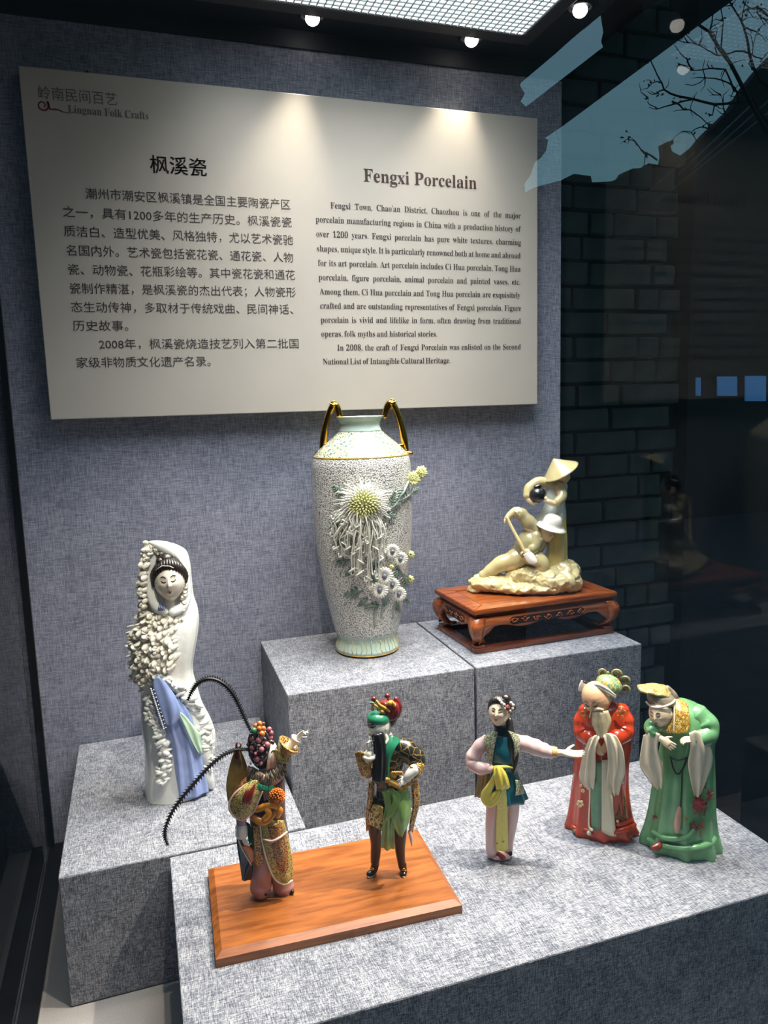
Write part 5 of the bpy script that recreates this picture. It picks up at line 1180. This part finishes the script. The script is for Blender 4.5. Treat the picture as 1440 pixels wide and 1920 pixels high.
# ------------------------------------------------------------------ bearded opera general (black and gold coat)
ZB = Z0-.637+.0165
N = Fig('bearded_general', 'opera figurine of a long-bearded general in a black and gold coat on the board', 'figurine', 730, 1638, ZB)
M_blk = brocade('black_gold_coat', srgb(34, 36, 30), srgb(150, 116, 50), srgb(44, 46, 38), 95, .035, .62, .3); M_blk0 = glaze('black_glaze', srgb(18, 18, 19), .2, .4)
M_maroon = glaze('maroon_glaze', srgb(112, 32, 30), .2, .25); M_grn = glaze('bright_green_glaze', srgb(44, 132, 96), .15, .25); M_leafs = glaze('leaf_green_glaze', srgb(124, 158, 84), .3, .25, 40)
M_gbr = brocade('gold_brocade', srgb(178, 138, 58), srgb(112, 76, 34), srgb(216, 186, 100), 300, .12, .5); M_brn = brocade('brown_gold_brocade', srgb(104, 66, 36), srgb(196, 156, 80), srgb(70, 40, 26), 260, .12, .5)
bm = bmesh.new(); HN = Head(N, 710, 1360, 8, 27, -48, -6, 0, 0, .95); HN.mesh(bm)
tube(N, bm, [(716, 1362, 4, 10), (727, 1382, 2, 10), (730, 1400, 0, 20), (732, 1450, 0, 20), (728, 1500, 0, 22)], 14, 3)
tube(N, bm, [(722, 1398, 2, 14), (700, 1430, 10, 9), (690, 1450, 18, 8), (691, 1425, 28, 6), (693, 1405, 32, 5)], 10, 3)
tube(N, bm, [(736, 1398, 2, 15), (762, 1412, 4, 13), (782, 1430, 8, 11), (776, 1448, 22, 8), (762, 1462, 32, 5.5)], 10, 3)
tube(N, bm, [(728, 1500, 0, 18), (706, 1550, 6, 8), (705, 1595, 3, 5), (703, 1612, 1, 4)], 10, 3); tube(N, bm, [(730, 1500, 0, 18), (750, 1555, 0, 8), (751, 1600, -2, 5), (753, 1616, -2, 4)], 10, 3)
hand(N, bm, (693, 1405, 33), (-.1, 1, -.1), (.6, 0, .8), 25, (.6, 1.1, .1, 1.0, 1.2), .06, .5, -1)
hand(N, bm, (764, 1461, 33), (-.95, -.3, .2), (0, -.7, -.7), 25, .42, .2, .5, 1)
N.part('body', bm, M_white2, remesh=.0009)
HN.features(M_line, M_lip, .7, False, .02, .05)
bm = bmesh.new(); HN.blob(bm, Vector((0, .50, .05)), .82, (.92, .62, 1.0), 20, 14); N.part('green_forehead', bm, M_grn)
bm = bmesh.new(); HN.stroke(bm, [(-.5, .38), (-.2, .24), (.1, .22), (.4, .34), (.62, .5)], .05, .05); HN.stroke(bm, [(.15, .08), (.3, .12), (.5, .14), (.64, .25)], .045, .03); N.part('face_paint', bm, M_line)
bm = bmesh.new(); ball(N, bm, 728, 1346, -8, 17, 1, 1.1, 1); N.part('hair', bm, M_hairb)
bm = bmesh.new()
loft(N, bm, [(722, 1312, -4, 4, 4, 0), (728, 1316, -2, 18, 12, .05), (730, 1328, 0, 21, 15, .06), (730, 1340, 0, 18, 15, .05), (724, 1348, 0, 16, 14, .02)], 40, 4, 6); tube(N, bm, [(742, 1310, -4, 4), (748, 1325, -4, 6), (744, 1342, -4, 6)], 9, 3); N.part('crown', bm, M_maroon)
for x, y, w, r in ((701, 1311, 10, 5), (726, 1305, 8, 5)):
    bm = bmesh.new(); ball(N, bm, x, y, w, r); tube(N, bm, [(x, y+3, w, 1.5), (x+5, y+14, w, 1.5)], 6, 2); N.part('crown_ball', bm, M_maroon)
bm = bmesh.new()
for P in ([(698, 1320, 14, 2.6), (706, 1324, 16, 2.6), (714, 1332, 16, 3), (722, 1338, 14, 2)], [(706, 1314, 14, 2), (712, 1322, 16, 2.6), (722, 1328, 16, 3), (730, 1334, 14, 2)], [(697, 1330, 14, 2), (700, 1322, 14, 2), (706, 1318, 14, 1.6)], [(726, 1320, 14, 3), (734, 1316, 13, 3.4), (740, 1324, 12, 2.6)], [(712, 1342, 16, 2.4), (722, 1346, 14, 2.4), (734, 1344, 10, 2)]):
    tube(N, bm, P, 8, 3)
ball(N, bm, 731, 1318, 14, 4.5); ball(N, bm, 716, 1334, 17, 4); N.part('gold_crown_ornament', bm, M_goldp)
bm = bmesh.new(); tube(N, bm, [(694, 1318, 13, 2), (700, 1318, 15, 2.2), (703, 1324, 15, 1.6)], 6, 3); ball(N, bm, 699, 1330, 14, 3); N.part('green_crown_ornament', bm, M_jade)
bm = bmesh.new(); sheet(N, bm, [[(697, 1377, 30), (706, 1376, 34), (718, 1372, 26)], [(702, 1400, 32), (712, 1400, 37), (723, 1398, 30)], [(700, 1435, 34), (712, 1437, 39), (725, 1435, 32)], [(699, 1466, 34), (710, 1470, 38), (723, 1466, 32)]], 6, 8, 7, 1.4, 4); N.part('long_beard', bm, M_hairb)
bm = bmesh.new()
loft(N, bm, [(728, 1380, 0, 10, 9, 0), (731, 1388, 0, 25, 15, 0), (732, 1400, 0, 31, 20, 0), (730, 1425, 2, 30, 24, .01), (728, 1455, 2, 27, 22, .02), (727, 1474, 2, 24, 20, .02), (728, 1495, 2, 28, 22, .03), (728, 1516, 2, 29, 22, .03)], 56, 4, 7); N.part('coat', bm, M_blk)
drape(N, 'green_collar', [[(726, 1384, 14), (735, 1378, 12), (753, 1388, 8)], [(723, 1400, 25), (732, 1400, 26), (742, 1402, 24)], [(722, 1425, 29), (726, 1426, 30), (731, 1430, 29)], [(720, 1468, 28), (726, 1468, 29), (731, 1466, 28)]], M_grn, .4, 2, 0, 3)
bm = bmesh.new(); tube(N, bm, [(722, 1378, 16, 4), (726, 1386, 20, 3.6), (723, 1394, 26, 2)], 8, 3); N.part('white_undercollar', bm, M_white2)
folds_tube(N, 'right_sleeve', [(744, 1398, 4, 16), (764, 1408, 6, 20), (780, 1424, 10, 18), (782, 1438, 16, 14)], M_blk, 18, 4, .03)
bm = bmesh.new(); tube(N, bm, [(784, 1432, 16, 13), (780, 1446, 22, 12), (774, 1454, 28, 10)], 14, 4); N.part('gold_cuff', bm, M_gbr)
bm = bmesh.new()
for k in range(9):
    a = k/8*pi*1.2-.4; tube(N, bm, [(777+9*cos(a)*.8, 1440+13*sin(a), 32, 1.8), (781+9*cos(a)*.8, 1442+13*sin(a), 34, 1.8)], 6, 2)
N.part('cuff_frill', bm, M_goldp)
bm = bmesh.new(); tube(N, bm, [(778, 1442, 28, 10.5), (768, 1452, 32, 9), (762, 1459, 34, 6.4)], 14, 3); N.part('white_cuff', bm, M_white2)
bm = bmesh.new(); tube(N, bm, [(712, 1410, 6, 12), (700, 1438, 14, 12), (688, 1450, 22, 10)], 12, 4); N.part('left_sleeve', bm, M_blk)
drape(N, 'gold_lined_cuff', [[(665, 1412, 30), (678, 1408, 36), (694, 1424, 38)], [(670, 1430, 28), (682, 1432, 36), (696, 1440, 38)], [(677, 1448, 26), (686, 1452, 34), (696, 1450, 34)], [(684, 1456, 26), (688, 1457, 30), (693, 1456, 30)]], M_gbr, 1.2, 2.5, 0, 4)
bm = bmesh.new()
for k in range(12):
    a = 2*pi*k/12; P0 = (692+10*cos(a), 1417+6*sin(a), 35+5*sin(a), 4)
    P1 = (692+10*cos(a+.55), 1417+6*sin(a+.55), 35+5*sin(a+.55), 4); tube(N, bm, [P0, P1], 8, 2)
tube(N, bm, [(690, 1424, 32, 9), (692, 1412, 33, 8)], 12, 3); N.part('white_cuff', bm, M_white2)
bm = bmesh.new(); tube(N, bm, [(716, 1462, 28, 4), (730, 1464, 32, 5), (746, 1472, 32, 6), (762, 1480, 26, 5)], 10, 4)
for x, y in ((724, 1461), (738, 1455), (746, 1450), (733, 1470), (760, 1474), (752, 1482), (768, 1470)): ball(N, bm, x, y, 33, 4.4, 1.2, .8, .8)
for k in range(5): tube(N, bm, [(732+k*4, 1453-(k % 2)*3, 34, 1.6), (736+k*4, 1447, 35, 1.6), (739+k*4, 1452, 34, 1.6)], 6, 2)
N.part('gold_belt', bm, M_goldp)
drape(N, 'brown_side_panel', [[(770, 1448, 10), (782, 1446, 4)], [(772, 1480, 14), (786, 1480, 4)], [(774, 1510, 14), (787, 1506, 4)], [(768, 1545, 14), (778, 1540, 6)], [(768, 1562, 12), (774, 1560, 8)]], M_brn, 1.2, 2, 0, 4)
drape(N, 'brown_side_panel', [[(692, 1464, 6), (702, 1464, 14)], [(689, 1500, 4), (700, 1496, 18)], [(687, 1530, 4), (694, 1520, 16)], [(688, 1558, 6), (693, 1556, 12)]], M_brn, 1, 2, 0, 3)
bm = bmesh.new(); tube(N, bm, [(768, 1558, 12, 3.4), (771, 1572, 14, 3), (772, 1586, 15, 1)], 8, 3); N.part('pink_tassel', bm, M_pink)
folds_tube(N, 'black_trouser', [(716, 1500, 6, 19), (707, 1530, 8, 15), (703, 1555, 8, 12), (705, 1580, 5, 10.5), (704, 1604, 2, 9), (703, 1616, 0, 8.5)], M_blk0, 16, 3, .03)
folds_tube(N, 'black_trouser', [(744, 1500, 0, 18), (750, 1540, 0, 14), (750, 1565, 0, 12), (750, 1590, -1, 10), (752, 1612, -2, 7.5), (754, 1626, -2, 7)], M_blk0, 16, 3, .03)
drape(N, 'gold_knee_panel', [[(700, 1508, 26), (710, 1510, 28), (719, 1514, 26)], [(692, 1528, 24), (704, 1532, 28), (718, 1536, 26)], [(689, 1544, 22), (702, 1550, 27), (716, 1558, 25)]], brocade('yellow_gold_panel', srgb(188, 156, 72), srgb(222, 200, 120), srgb(120, 88, 40), 130, .1, .52), .5, 2, 0, 3)
drape(N, 'green_sash', [[(716, 1484, 32), (728, 1482, 34), (740, 1486, 32)], [(722, 1510, 34), (731, 1512, 37), (740, 1508, 34)], [(718, 1545, 32), (728, 1548, 36), (739, 1546, 33)], [(714, 1588, 29), (726, 1594, 33), (739, 1590, 30)]], M_leafs, 2.2, 2.2, 1, 3)
drape(N, 'green_sash', [[(744, 1482, 32), (758, 1480, 34), (768, 1484, 28)], [(735, 1508, 36), (752, 1510, 41), (771, 1506, 30)], [(734, 1534, 38), (752, 1536, 43), (771, 1528, 30)], [(743, 1556, 38), (753, 1558, 41), (764, 1550, 32)], [(750, 1567, 38), (752, 1568, 38), (755, 1566, 37)]], M_leafs, 1.6, 1.6, 2, 3)
drape(N, 'green_sash', [[(722, 1480, 30), (736, 1478, 34)], [(736, 1500, 38), (752, 1494, 40)], [(720, 1535, 38), (742, 1520, 42)], [(722, 1538, 38), (726, 1540, 38)]], M_leafs, .6, 1, 0, 3)
for P, Q in (([(704, 1612, 0, 8), (703, 1623, -1, 7.5), (699, 1634, 3, 7), (691, 1639, 8, 5)], (-1, 0)), ([(755, 1620, -2, 7), (756, 1630, -2, 7), (757, 1635, 4, 6.6), (757, 1640, 11, 4.8)], (0, 1))):
    bm = bmesh.new(); tube(N, bm, P, 12, 4, .85); o = N.part('boot', bm, M_blk0)
    bm = bmesh.new(); tube(N, bm, [(P[1][0], P[1][1]+6, P[1][2]-4, 4), (P[2][0], P[2][1]+5.5, P[2][2], 4.8), (P[3][0], P[3][1]+4, P[3][2]+2, 3.4)], 10, 3, .4); N.part('white_sole', bm, M_white2, o)
    bm = bmesh.new(); ball(N, bm, P[2][0], P[2][1]-5, P[2][2]+3, 3.4); tube(N, bm, [(P[2][0]-5, P[2][1]-3, P[2][2]+2, 1.2), (P[2][0]+5, P[2][1]-3, P[2][2]+2, 1.2)], 6, 2); N.part('gilt_trim', bm, M_gold, o)

# ------------------------------------------------------------------ opera warrior with the long pheasant plumes
Q = Fig('plumed_warrior', 'opera figurine of a plumed warrior with pompom headdress and raised arm', 'figurine', 508, 1672, ZB)
M_pk2 = glaze('dusty_pink_glaze', srgb(164, 122, 118), .12, .25); M_tab = brocade('green_gold_brown_brocade', srgb(110, 108, 52), srgb(206, 186, 110), srgb(104, 52, 34), 330, .10, .52)
M_tabc = brocade('brown_orange_brocade', srgb(74, 48, 36), srgb(200, 136, 56), srgb(52, 44, 52), 310, .10, .50); M_purp = brocade('dark_purple_armour', srgb(48, 34, 50), srgb(90, 66, 70), srgb(30, 26, 36), 380, .12, .5)
M_org = glaze('orange_yellow_glaze', srgb(208, 134, 32), .14, .25); M_fur = glaze('grey_brown_fur', srgb(120, 104, 88), .35, .5, 220); M_bluep = glaze('deep_blue_glaze', srgb(24, 66, 92), .15, .2)
M_gold2 = glaze('old_gold_glaze', srgb(134, 108, 54), .35, .3, 60)
bm = bmesh.new(); HQ = Head(Q, 498, 1412, 0, 29, 55, -4, 6); HQ.mesh(bm)
tube(Q, bm, [(496, 1420, 0, 12), (498, 1445, 0, 13), (500, 1465, 0, 22), (500, 1510, 0, 24), (503, 1560, 0, 22), (505, 1600, 0, 18)], 14, 3)
tube(Q, bm, [(488, 1462, 2, 16), (460, 1482, 6, 12), (450, 1510, 14, 9), (453, 1545, 22, 7.5), (456, 1570, 26, 6)], 10, 3)
tube(Q, bm, [(510, 1462, 2, 16), (520, 1438, 4, 11), (534, 1410, 8, 9), (550, 1391, 10, 7), (556, 1384, 10, 5.6)], 10, 3)
tube(Q, bm, [(498, 1590, 2, 16), (492, 1630, 6, 10), (492, 1664, 8, 8)], 10, 3); tube(Q, bm, [(514, 1590, 0, 16), (532, 1630, 0, 10), (538, 1660, 0, 8)], 10, 3)
hand(Q, bm, (556, 1385, 10), (.75, .75, .1), (.3, -.5, .8), 29, (.3, .12, .5, .9, .35), .3, .4, -1)
hand(Q, bm, (456, 1571, 27), (.35, -.95, .15), (.7, .1, -.6), 26, (.8, .9, .9, 1.0, 1.1), .05, .5, 1)
Q.part('body', bm, M_white2, remesh=.0009)
bm = bmesh.new(); HQ.stroke(bm, [(-.5, .25), (-.3, .3), (-.12, .2)], .04); HQ.stroke(bm, [(.5, .25), (.3, .3), (.12, .2)], .04); HQ.stroke(bm, [(.12, .05), (.3, .08), (.46, .1)], .04); Q.part('eye_and_brow_lines', bm, M_line)
folds_tube(Q, 'pink_trouser', [(498, 1592, 6, 22), (493, 1620, 8, 21), (490, 1648, 9, 20), (489, 1662, 10, 20), (490, 1671, 11, 18)], M_pk2, 18, 3, .02)
folds_tube(Q, 'pink_trouser', [(514, 1592, 0, 21), (524, 1625, 2, 20), (529, 1650, 3, 20), (532, 1663, 4, 20), (533, 1670, 5, 17)], M_pk2, 18, 3, .02)
for x, y, w in ((496, 1676, 20), (546, 1671, 12)):
    bm = bmesh.new(); tube(Q, bm, [(x-4, y-3, w-10, 5), (x, y, w, 5), (x+3, y+1, w+6, 3.4)], 10, 3, .8); Q.part('shoe', bm, M_blk0)
bm = bmesh.new()
loft(Q, bm, [(498, 1446, 0, 14, 12, 0), (499, 1456, 0, 31, 18, 0), (499, 1475, 0, 34, 22, 0), (500, 1505, 0, 34, 24, 0), (502, 1535, 0, 33, 24, 0), (504, 1565, 0, 35, 25, .02), (507, 1600, 0, 34, 25, .03), (508, 1612, 0, 32, 24, .03)], 56, 4, 7); Q.part('armour_coat', bm, M_purp)
bm = bmesh.new(); tube(Q, bm, [(484, 1462, 8, 15), (464, 1480, 12, 19), (452, 1504, 16, 20), (451, 1522, 20, 17)], 16, 5); Q.part('sleeve', bm, M_tabc)
drape(Q, 'shoulder_guard', [[(462, 1470, 30), (478, 1462, 34), (496, 1468, 32)], [(442, 1486, 34), (464, 1482, 42), (488, 1488, 38)], [(430, 1506, 34), (456, 1506, 44), (482, 1506, 38)], [(434, 1524, 34), (454, 1526, 42), (475, 1522, 36)], [(448, 1536, 36), (454, 1537, 38), (462, 1535, 36)]], M_tab, .4, 2, 0, 4)
drape(Q, 'shoulder_guard_centre', [[(468, 1472, 36), (480, 1468, 38)], [(458, 1488, 45), (476, 1486, 45)], [(454, 1506, 47), (470, 1507, 45)]], M_maroon, .4, 2, 0, 2.4)
bm = bmesh.new(); tube(Q, bm, [(462, 1470, 33, 1.6), (442, 1486, 37, 1.7), (430, 1506, 37, 1.8), (434, 1525, 37, 1.8), (454, 1538, 40, 1.8), (475, 1523, 38, 1.8), (484, 1503, 40, 1.7), (492, 1484, 40, 1.6)], 7, 5); Q.part('pink_rim', bm, M_pink)
drape(Q, 'front_tabard', [[(488, 1540, 33), (512, 1538, 38), (532, 1538, 26)], [(491, 1570, 33), (516, 1570, 40), (539, 1566, 26)], [(497, 1598, 34), (522, 1598, 40), (545, 1592, 26)], [(505, 1625, 34), (528, 1626, 39), (549, 1620, 27)], [(516, 1646, 34), (533, 1650, 37), (549, 1642, 29)], [(530, 1655, 33), (537, 1657, 34), (545, 1652, 31)]], M_tab, .5, 2, 0, 4)
drape(Q, 'tabard_centre', [[(500, 1545, 38), (516, 1544, 41), (528, 1542, 34)], [(508, 1575, 40), (522, 1575, 43), (534, 1570, 36)], [(514, 1605, 40), (528, 1606, 43), (540, 1600, 36)], [(524, 1632, 39), (532, 1634, 41), (540, 1628, 36)]], M_tabc, .4, 2, 0, 3)
bm = bmesh.new(); tube(Q, bm, [(487, 1540, 36, 1.5), (490, 1570, 36, 1.6), (496, 1598, 37, 1.8), (505, 1627, 37, 1.8), (516, 1649, 37, 1.8), (533, 1658, 37, 1.8), (548, 1651, 33, 1.7)], 7, 5); Q.part('cream_rim', bm, M_cream)
bm = bmesh.new(); tube(Q, bm, [(493, 1573, 38, 1.8), (508, 1577, 45, 2.2), (522, 1572, 45, 2.2), (538, 1560, 34, 2)], 7, 5); Q.part('pink_band', bm, M_pink)
drape(Q, 'brown_side_panel', [[(474, 1545, 30), (488, 1545, 33)], [(476, 1580, 30), (490, 1580, 32)], [(478, 1612, 26), (494, 1614, 30)], [(482, 1624, 26), (492, 1622, 28)]], M_brn, 1, 2, 0, 3.4)
for P in ([(474, 1532, 32, 6), (488, 1540, 38, 7.5), (500, 1540, 40, 6), (516, 1524, 38, 4)], [(480, 1520, 34, 5), (492, 1514, 38, 7), (508, 1510, 40, 6), (520, 1514, 38, 6), (522, 1526, 36, 5)], [(496, 1536, 42, 6), (504, 1526, 44, 6), (500, 1518, 42, 5)], [(518, 1514, 38, 5), (524, 1520, 38, 7), (520, 1532, 36, 4)]):
    bm = bmesh.new(); tube(Q, bm, P, 12, 5, .7); Q.part('orange_sash', bm, M_org)
bm = bmesh.new(); ball(Q, bm, 519, 1493, 36, 11)
for i in range(110):
    a = i*2.39996; zz = 1-2*(i+.5)/110; r = sqrt(1-zz*zz); dx, dy, dw = r*cos(a), r*sin(a), zz
    if dw > -.5: tube(Q, bm, [(519+dx*9, 1493+dy*9, 36+dw*9, 1.5), (519+dx*15, 1493+dy*15, 36+dw*15, 1.9)], 5, 1)
Q.part('orange_pompom', bm, glaze('orange_pompom_glaze', srgb(206, 116, 34), .2))
bm = bmesh.new(); r = random.Random(6)
tube(Q, bm, [(470, 1446, 8, 9), (484, 1458, 22, 12), (504, 1462, 24, 13), (522, 1452, 12, 11), (530, 1436, 2, 8)], 12, 4)
for i in range(230):
    t = r.random(); x = 466+t*66; y = 1444+18*sin(t*pi)-t*8+r.uniform(-9, 9); w = 14+18*sin(t*pi)+r.uniform(-4, 6)
    tube(Q, bm, [(x, y, w, 1.5), (x+(t-.5)*10+r.uniform(-2, 2), y+7+r.uniform(-2, 4), w+3, .5)], 4, 1)
tag(Q.part('fur_collar', bm, M_fur), kind='stuff')
bm = bmesh.new()
for k in range(16): t = k/15; tube(Q, bm, [(470+t*42, 1462+12*sin(t*2.2), 32+6*sin(t*pi), 1.8), (471+t*42, 1470+12*sin(t*2.2), 34+6*sin(t*pi), 1.4)], 5, 1)
Q.part('green_collar_fringe', bm, M_grn)
bm = bmesh.new(); ball(Q, bm, 487, 1402, 6, 23, .95, 1.75, .95, -.1, 20, 16); Q.part('headdress', bm, glaze('dark_headdress', srgb(48, 34, 34), .6, .3, 160))
M_pom = [glaze('rose_pompom', srgb(178, 102, 112), .12, .35), glaze('orange_ball', srgb(196, 110, 44), .12, .3), glaze('green_ball', srgb(50, 110, 72), .1, .25), glaze('dark_bead', srgb(70, 52, 48), .3)]
for x, y, w, rr, c in ((480, 1361, 18, 5, 1), (487, 1357, 20, 5, 1), (486, 1366, 26, 4.6, 1), (494, 1366, 24, 4.6, 1), (476, 1370, 26, 6, 2), (491, 1376, 30, 5.6, 1), (505, 1367, 14, 4.4, 0), (508, 1374, 14, 4.6, 0), (507, 1383, 14, 4.8, 0),
                       (485, 1388, 30, 5.2, 0), (501, 1396, 24, 5.2, 0), (490, 1405, 31, 5.2, 0), (473, 1402, 24, 5, 0), (481, 1423, 28, 5.4, 0), (472, 1386, 22, 4, 0), (496, 1386, 28, 3.6, 3), (479, 1396, 30, 3.4, 3), (499, 1412, 24, 3.6, 3), (470, 1415, 20, 4, 3),
                       (488, 1431, 26, 4.2, 0), (491, 1420, 28, 3.2, 3), (466, 1396, 12, 4, 3), (511, 1392, 8, 4, 3), (508, 1402, 12, 3.6, 3), (479, 1413, 30, 3.4, 0), (494, 1357, 14, 3.6, 3), (470, 1378, 20, 3.4, 3), (504, 1420, 18, 3.4, 3)):
    bm = bmesh.new(); ball(Q, bm, x, y, w, rr); Q.part('pompom', bm, M_pom[c])
bm = bmesh.new(); r = random.Random(9)
for i in range(60):
    a = r.uniform(0, 2*pi); y = 1402+r.uniform(-36, 34); x = 487+r.uniform(-18, 18); ball(Q, bm, x, y, 6+22*sqrt(max(0, 1-((x-487)/24)**2-((y-1402)/44)**2)), r.uniform(1.2, 2), 1, 1, 1, 0, 7, 5)
Q.part('headdress_beads', bm, M_white2)
drape(Q, 'gilt_sleeve', [[(506, 1440, 14), (522, 1424, 18)], [(514, 1414, 18), (538, 1432, 20)], [(516, 1404, 18), (548, 1414, 18)]], M_tab, .4, 2, 0, 5)
drape(Q, 'pink_shoulder', [[(500, 1412, 10), (512, 1406, 12)], [(500, 1428, 22), (516, 1420, 22)], [(498, 1446, 26), (520, 1440, 24)]], glaze('rose_brown_glaze', srgb(150, 112, 96), .25), 1, 2, 0, 4)
cone_hat(Q, 'bell_cuff', None, (538, 1401, 10), 1, M_brn, [(8, -20), (12, -12), (17, -3), (21, 4), (22, 7), (19, 8), (14, 2), (8, -8)], (.62, .78, .10))
cone_hat(Q, 'white_ring_cuff', None, (553, 1388, 10), 1, M_white2, [(5, -9), (7, -6), (8, 0), (10, 3), (10.5, 5), (8, 5), (6, 0)], (.62, .78, .10))
bm = bmesh.new(); tube(Q, bm, [(452, 1533, 24, 9.5), (453, 1545, 25, 9), (454, 1552, 26, 9.5)], 14, 4, .95); Q.part('lilac_cuff', bm, glaze('lilac_glaze', srgb(176, 148, 162), .06))
bm = bmesh.new()
for k, y in enumerate((1552, 1558, 1564)): tube(Q, bm, [(450-k*0, y, 18, 9.4), (454, y, 28, 10)], 12, 2)
tube(Q, bm, [(453, 1550, 25, 9.6), (454, 1558, 26, 10), (455, 1566, 27, 9.4)], 14, 3); Q.part('white_cuff', bm, M_white2)
drape(Q, 'blue_flag', [[(444, 1540, 14), (456, 1545, 16)], [(444, 1580, 14), (462, 1588, 18)], [(448, 1610, 14), (474, 1616, 20)], [(451, 1630, 14), (466, 1632, 18)], [(454, 1650, 14), (458, 1652, 15)]], M_bluep, 1, 1.5, 0, 3)
drape(Q, 'green_flag', [[(460, 1540, 12), (468, 1545, 16)], [(464, 1565, 14), (475, 1570, 18)], [(468, 1590, 16), (475, 1600, 18)], [(470, 1612, 16), (474, 1614, 17)]], M_jade if 0 else glaze('deep_green_glaze', srgb(30, 96, 66), .15, .2), 1, 1.5, 0, 3)
drape(Q, 'orange_flag_band', [[(452, 1586, 24), (460, 1584, 24)], [(462, 1600, 24), (474, 1592, 24)], [(470, 1618, 24), (475, 1616, 24)]], glaze('orange_band', srgb(196, 112, 34), .1), .3, 1.5, 0, 3)
bm = bmesh.new(); tube(Q, bm, [(447, 1576, 27, 1), (455, 1594, 27, 1), (471, 1622, 27, 1)], 6, 3); Q.part('flag_piping', bm, M_cream)
drape(Q, 'dark_flag_end', [[(460, 1626, 14), (474, 1620, 18)], [(456, 1645, 12), (473, 1644, 16)], [(458, 1652, 12), (472, 1648, 15)]], M_blk0, .4, 1.5, 0, 3)
for a in (0, 11):
    drape(Q, 'folded_back_flag', [[(440+a*.2, 1406, 2-a), (448+a*.3, 1405, 2-a)], [(430+a, 1438, 4-a), (455+a*.8, 1440, 2-a)], [(424+a, 1472, 6-a), (450+a, 1476, 6-a)], [(427+a, 1502, 8-a), (436+a, 1506, 10-a)]], M_gold2, 2.6, 2.5, a, 4)
bm = bmesh.new(); tube(Q, bm, [(444, 1420, 4, 4), (445, 1406, 3, 3), (443, 1398, 3, 2), (445, 1392, 3, 1)], 8, 3); tube(Q, bm, [(446, 1404, 3, 2), (452, 1398, 3, 1.4), (449, 1393, 3, .8)], 6, 2); Q.part('flag_finial', bm, M_maroon)
M_plume = plain('black_plume', srgb(24, 20, 20), .5)
def plume(pts, thin):
    S = spline(pts, 9); bm = bmesh.new(); P = [Q.P(x, y, w) for x, y, w in S]; n = len(P)
    tubew(bm, P, [Q.s*(1.2+1.8*sin(pi*i/(n-1))) for i in range(n)], 6); tot = 0
    for i in range(2, n-1, 2):
        d = (P[i+1]-P[i-1]).normalized(); a = d.cross(Q.T).normalized(); t = i/n; wd = Q.s*(3.4+4.0*sin(pi*min(1, t*1.02))**.7)
        for sd in (-1, 1):
            b = a*sd; c = P[i]
            v = [bm.verts.new(c - d*Q.s*3.6), bm.verts.new(c + b*wd + d*Q.s*4.2), bm.verts.new(c + d*Q.s*2.2), bm.verts.new(c + Q.T*Q.s*1.6), bm.verts.new(c - Q.T*Q.s*1.6)]
            for k in ((0, 1, 3), (1, 2, 3), (1, 0, 4), (2, 1, 4)): bm.faces.new([v[j] for j in k])
    Q.part('pheasant_plume', bm, M_plume, smooth=False)
plume([(472, 1374, 8), (464, 1358, 8), (455, 1338, 8), (446, 1318, 8), (436, 1300, 8), (422, 1284, 8), (404, 1274, 8), (386, 1273, 8), (370, 1282, 8), (360, 1296, 8), (352, 1313, 8)], 0)
plume([(470, 1406, 8), (456, 1405, 8), (440, 1406, 8), (420, 1415, 10), (398, 1432, 12), (378, 1453, 14), (358, 1476, 16), (338, 1500, 18), (322, 1524, 20), (311, 1550, 22), (309, 1568, 23), (314, 1584, 24)], 0)
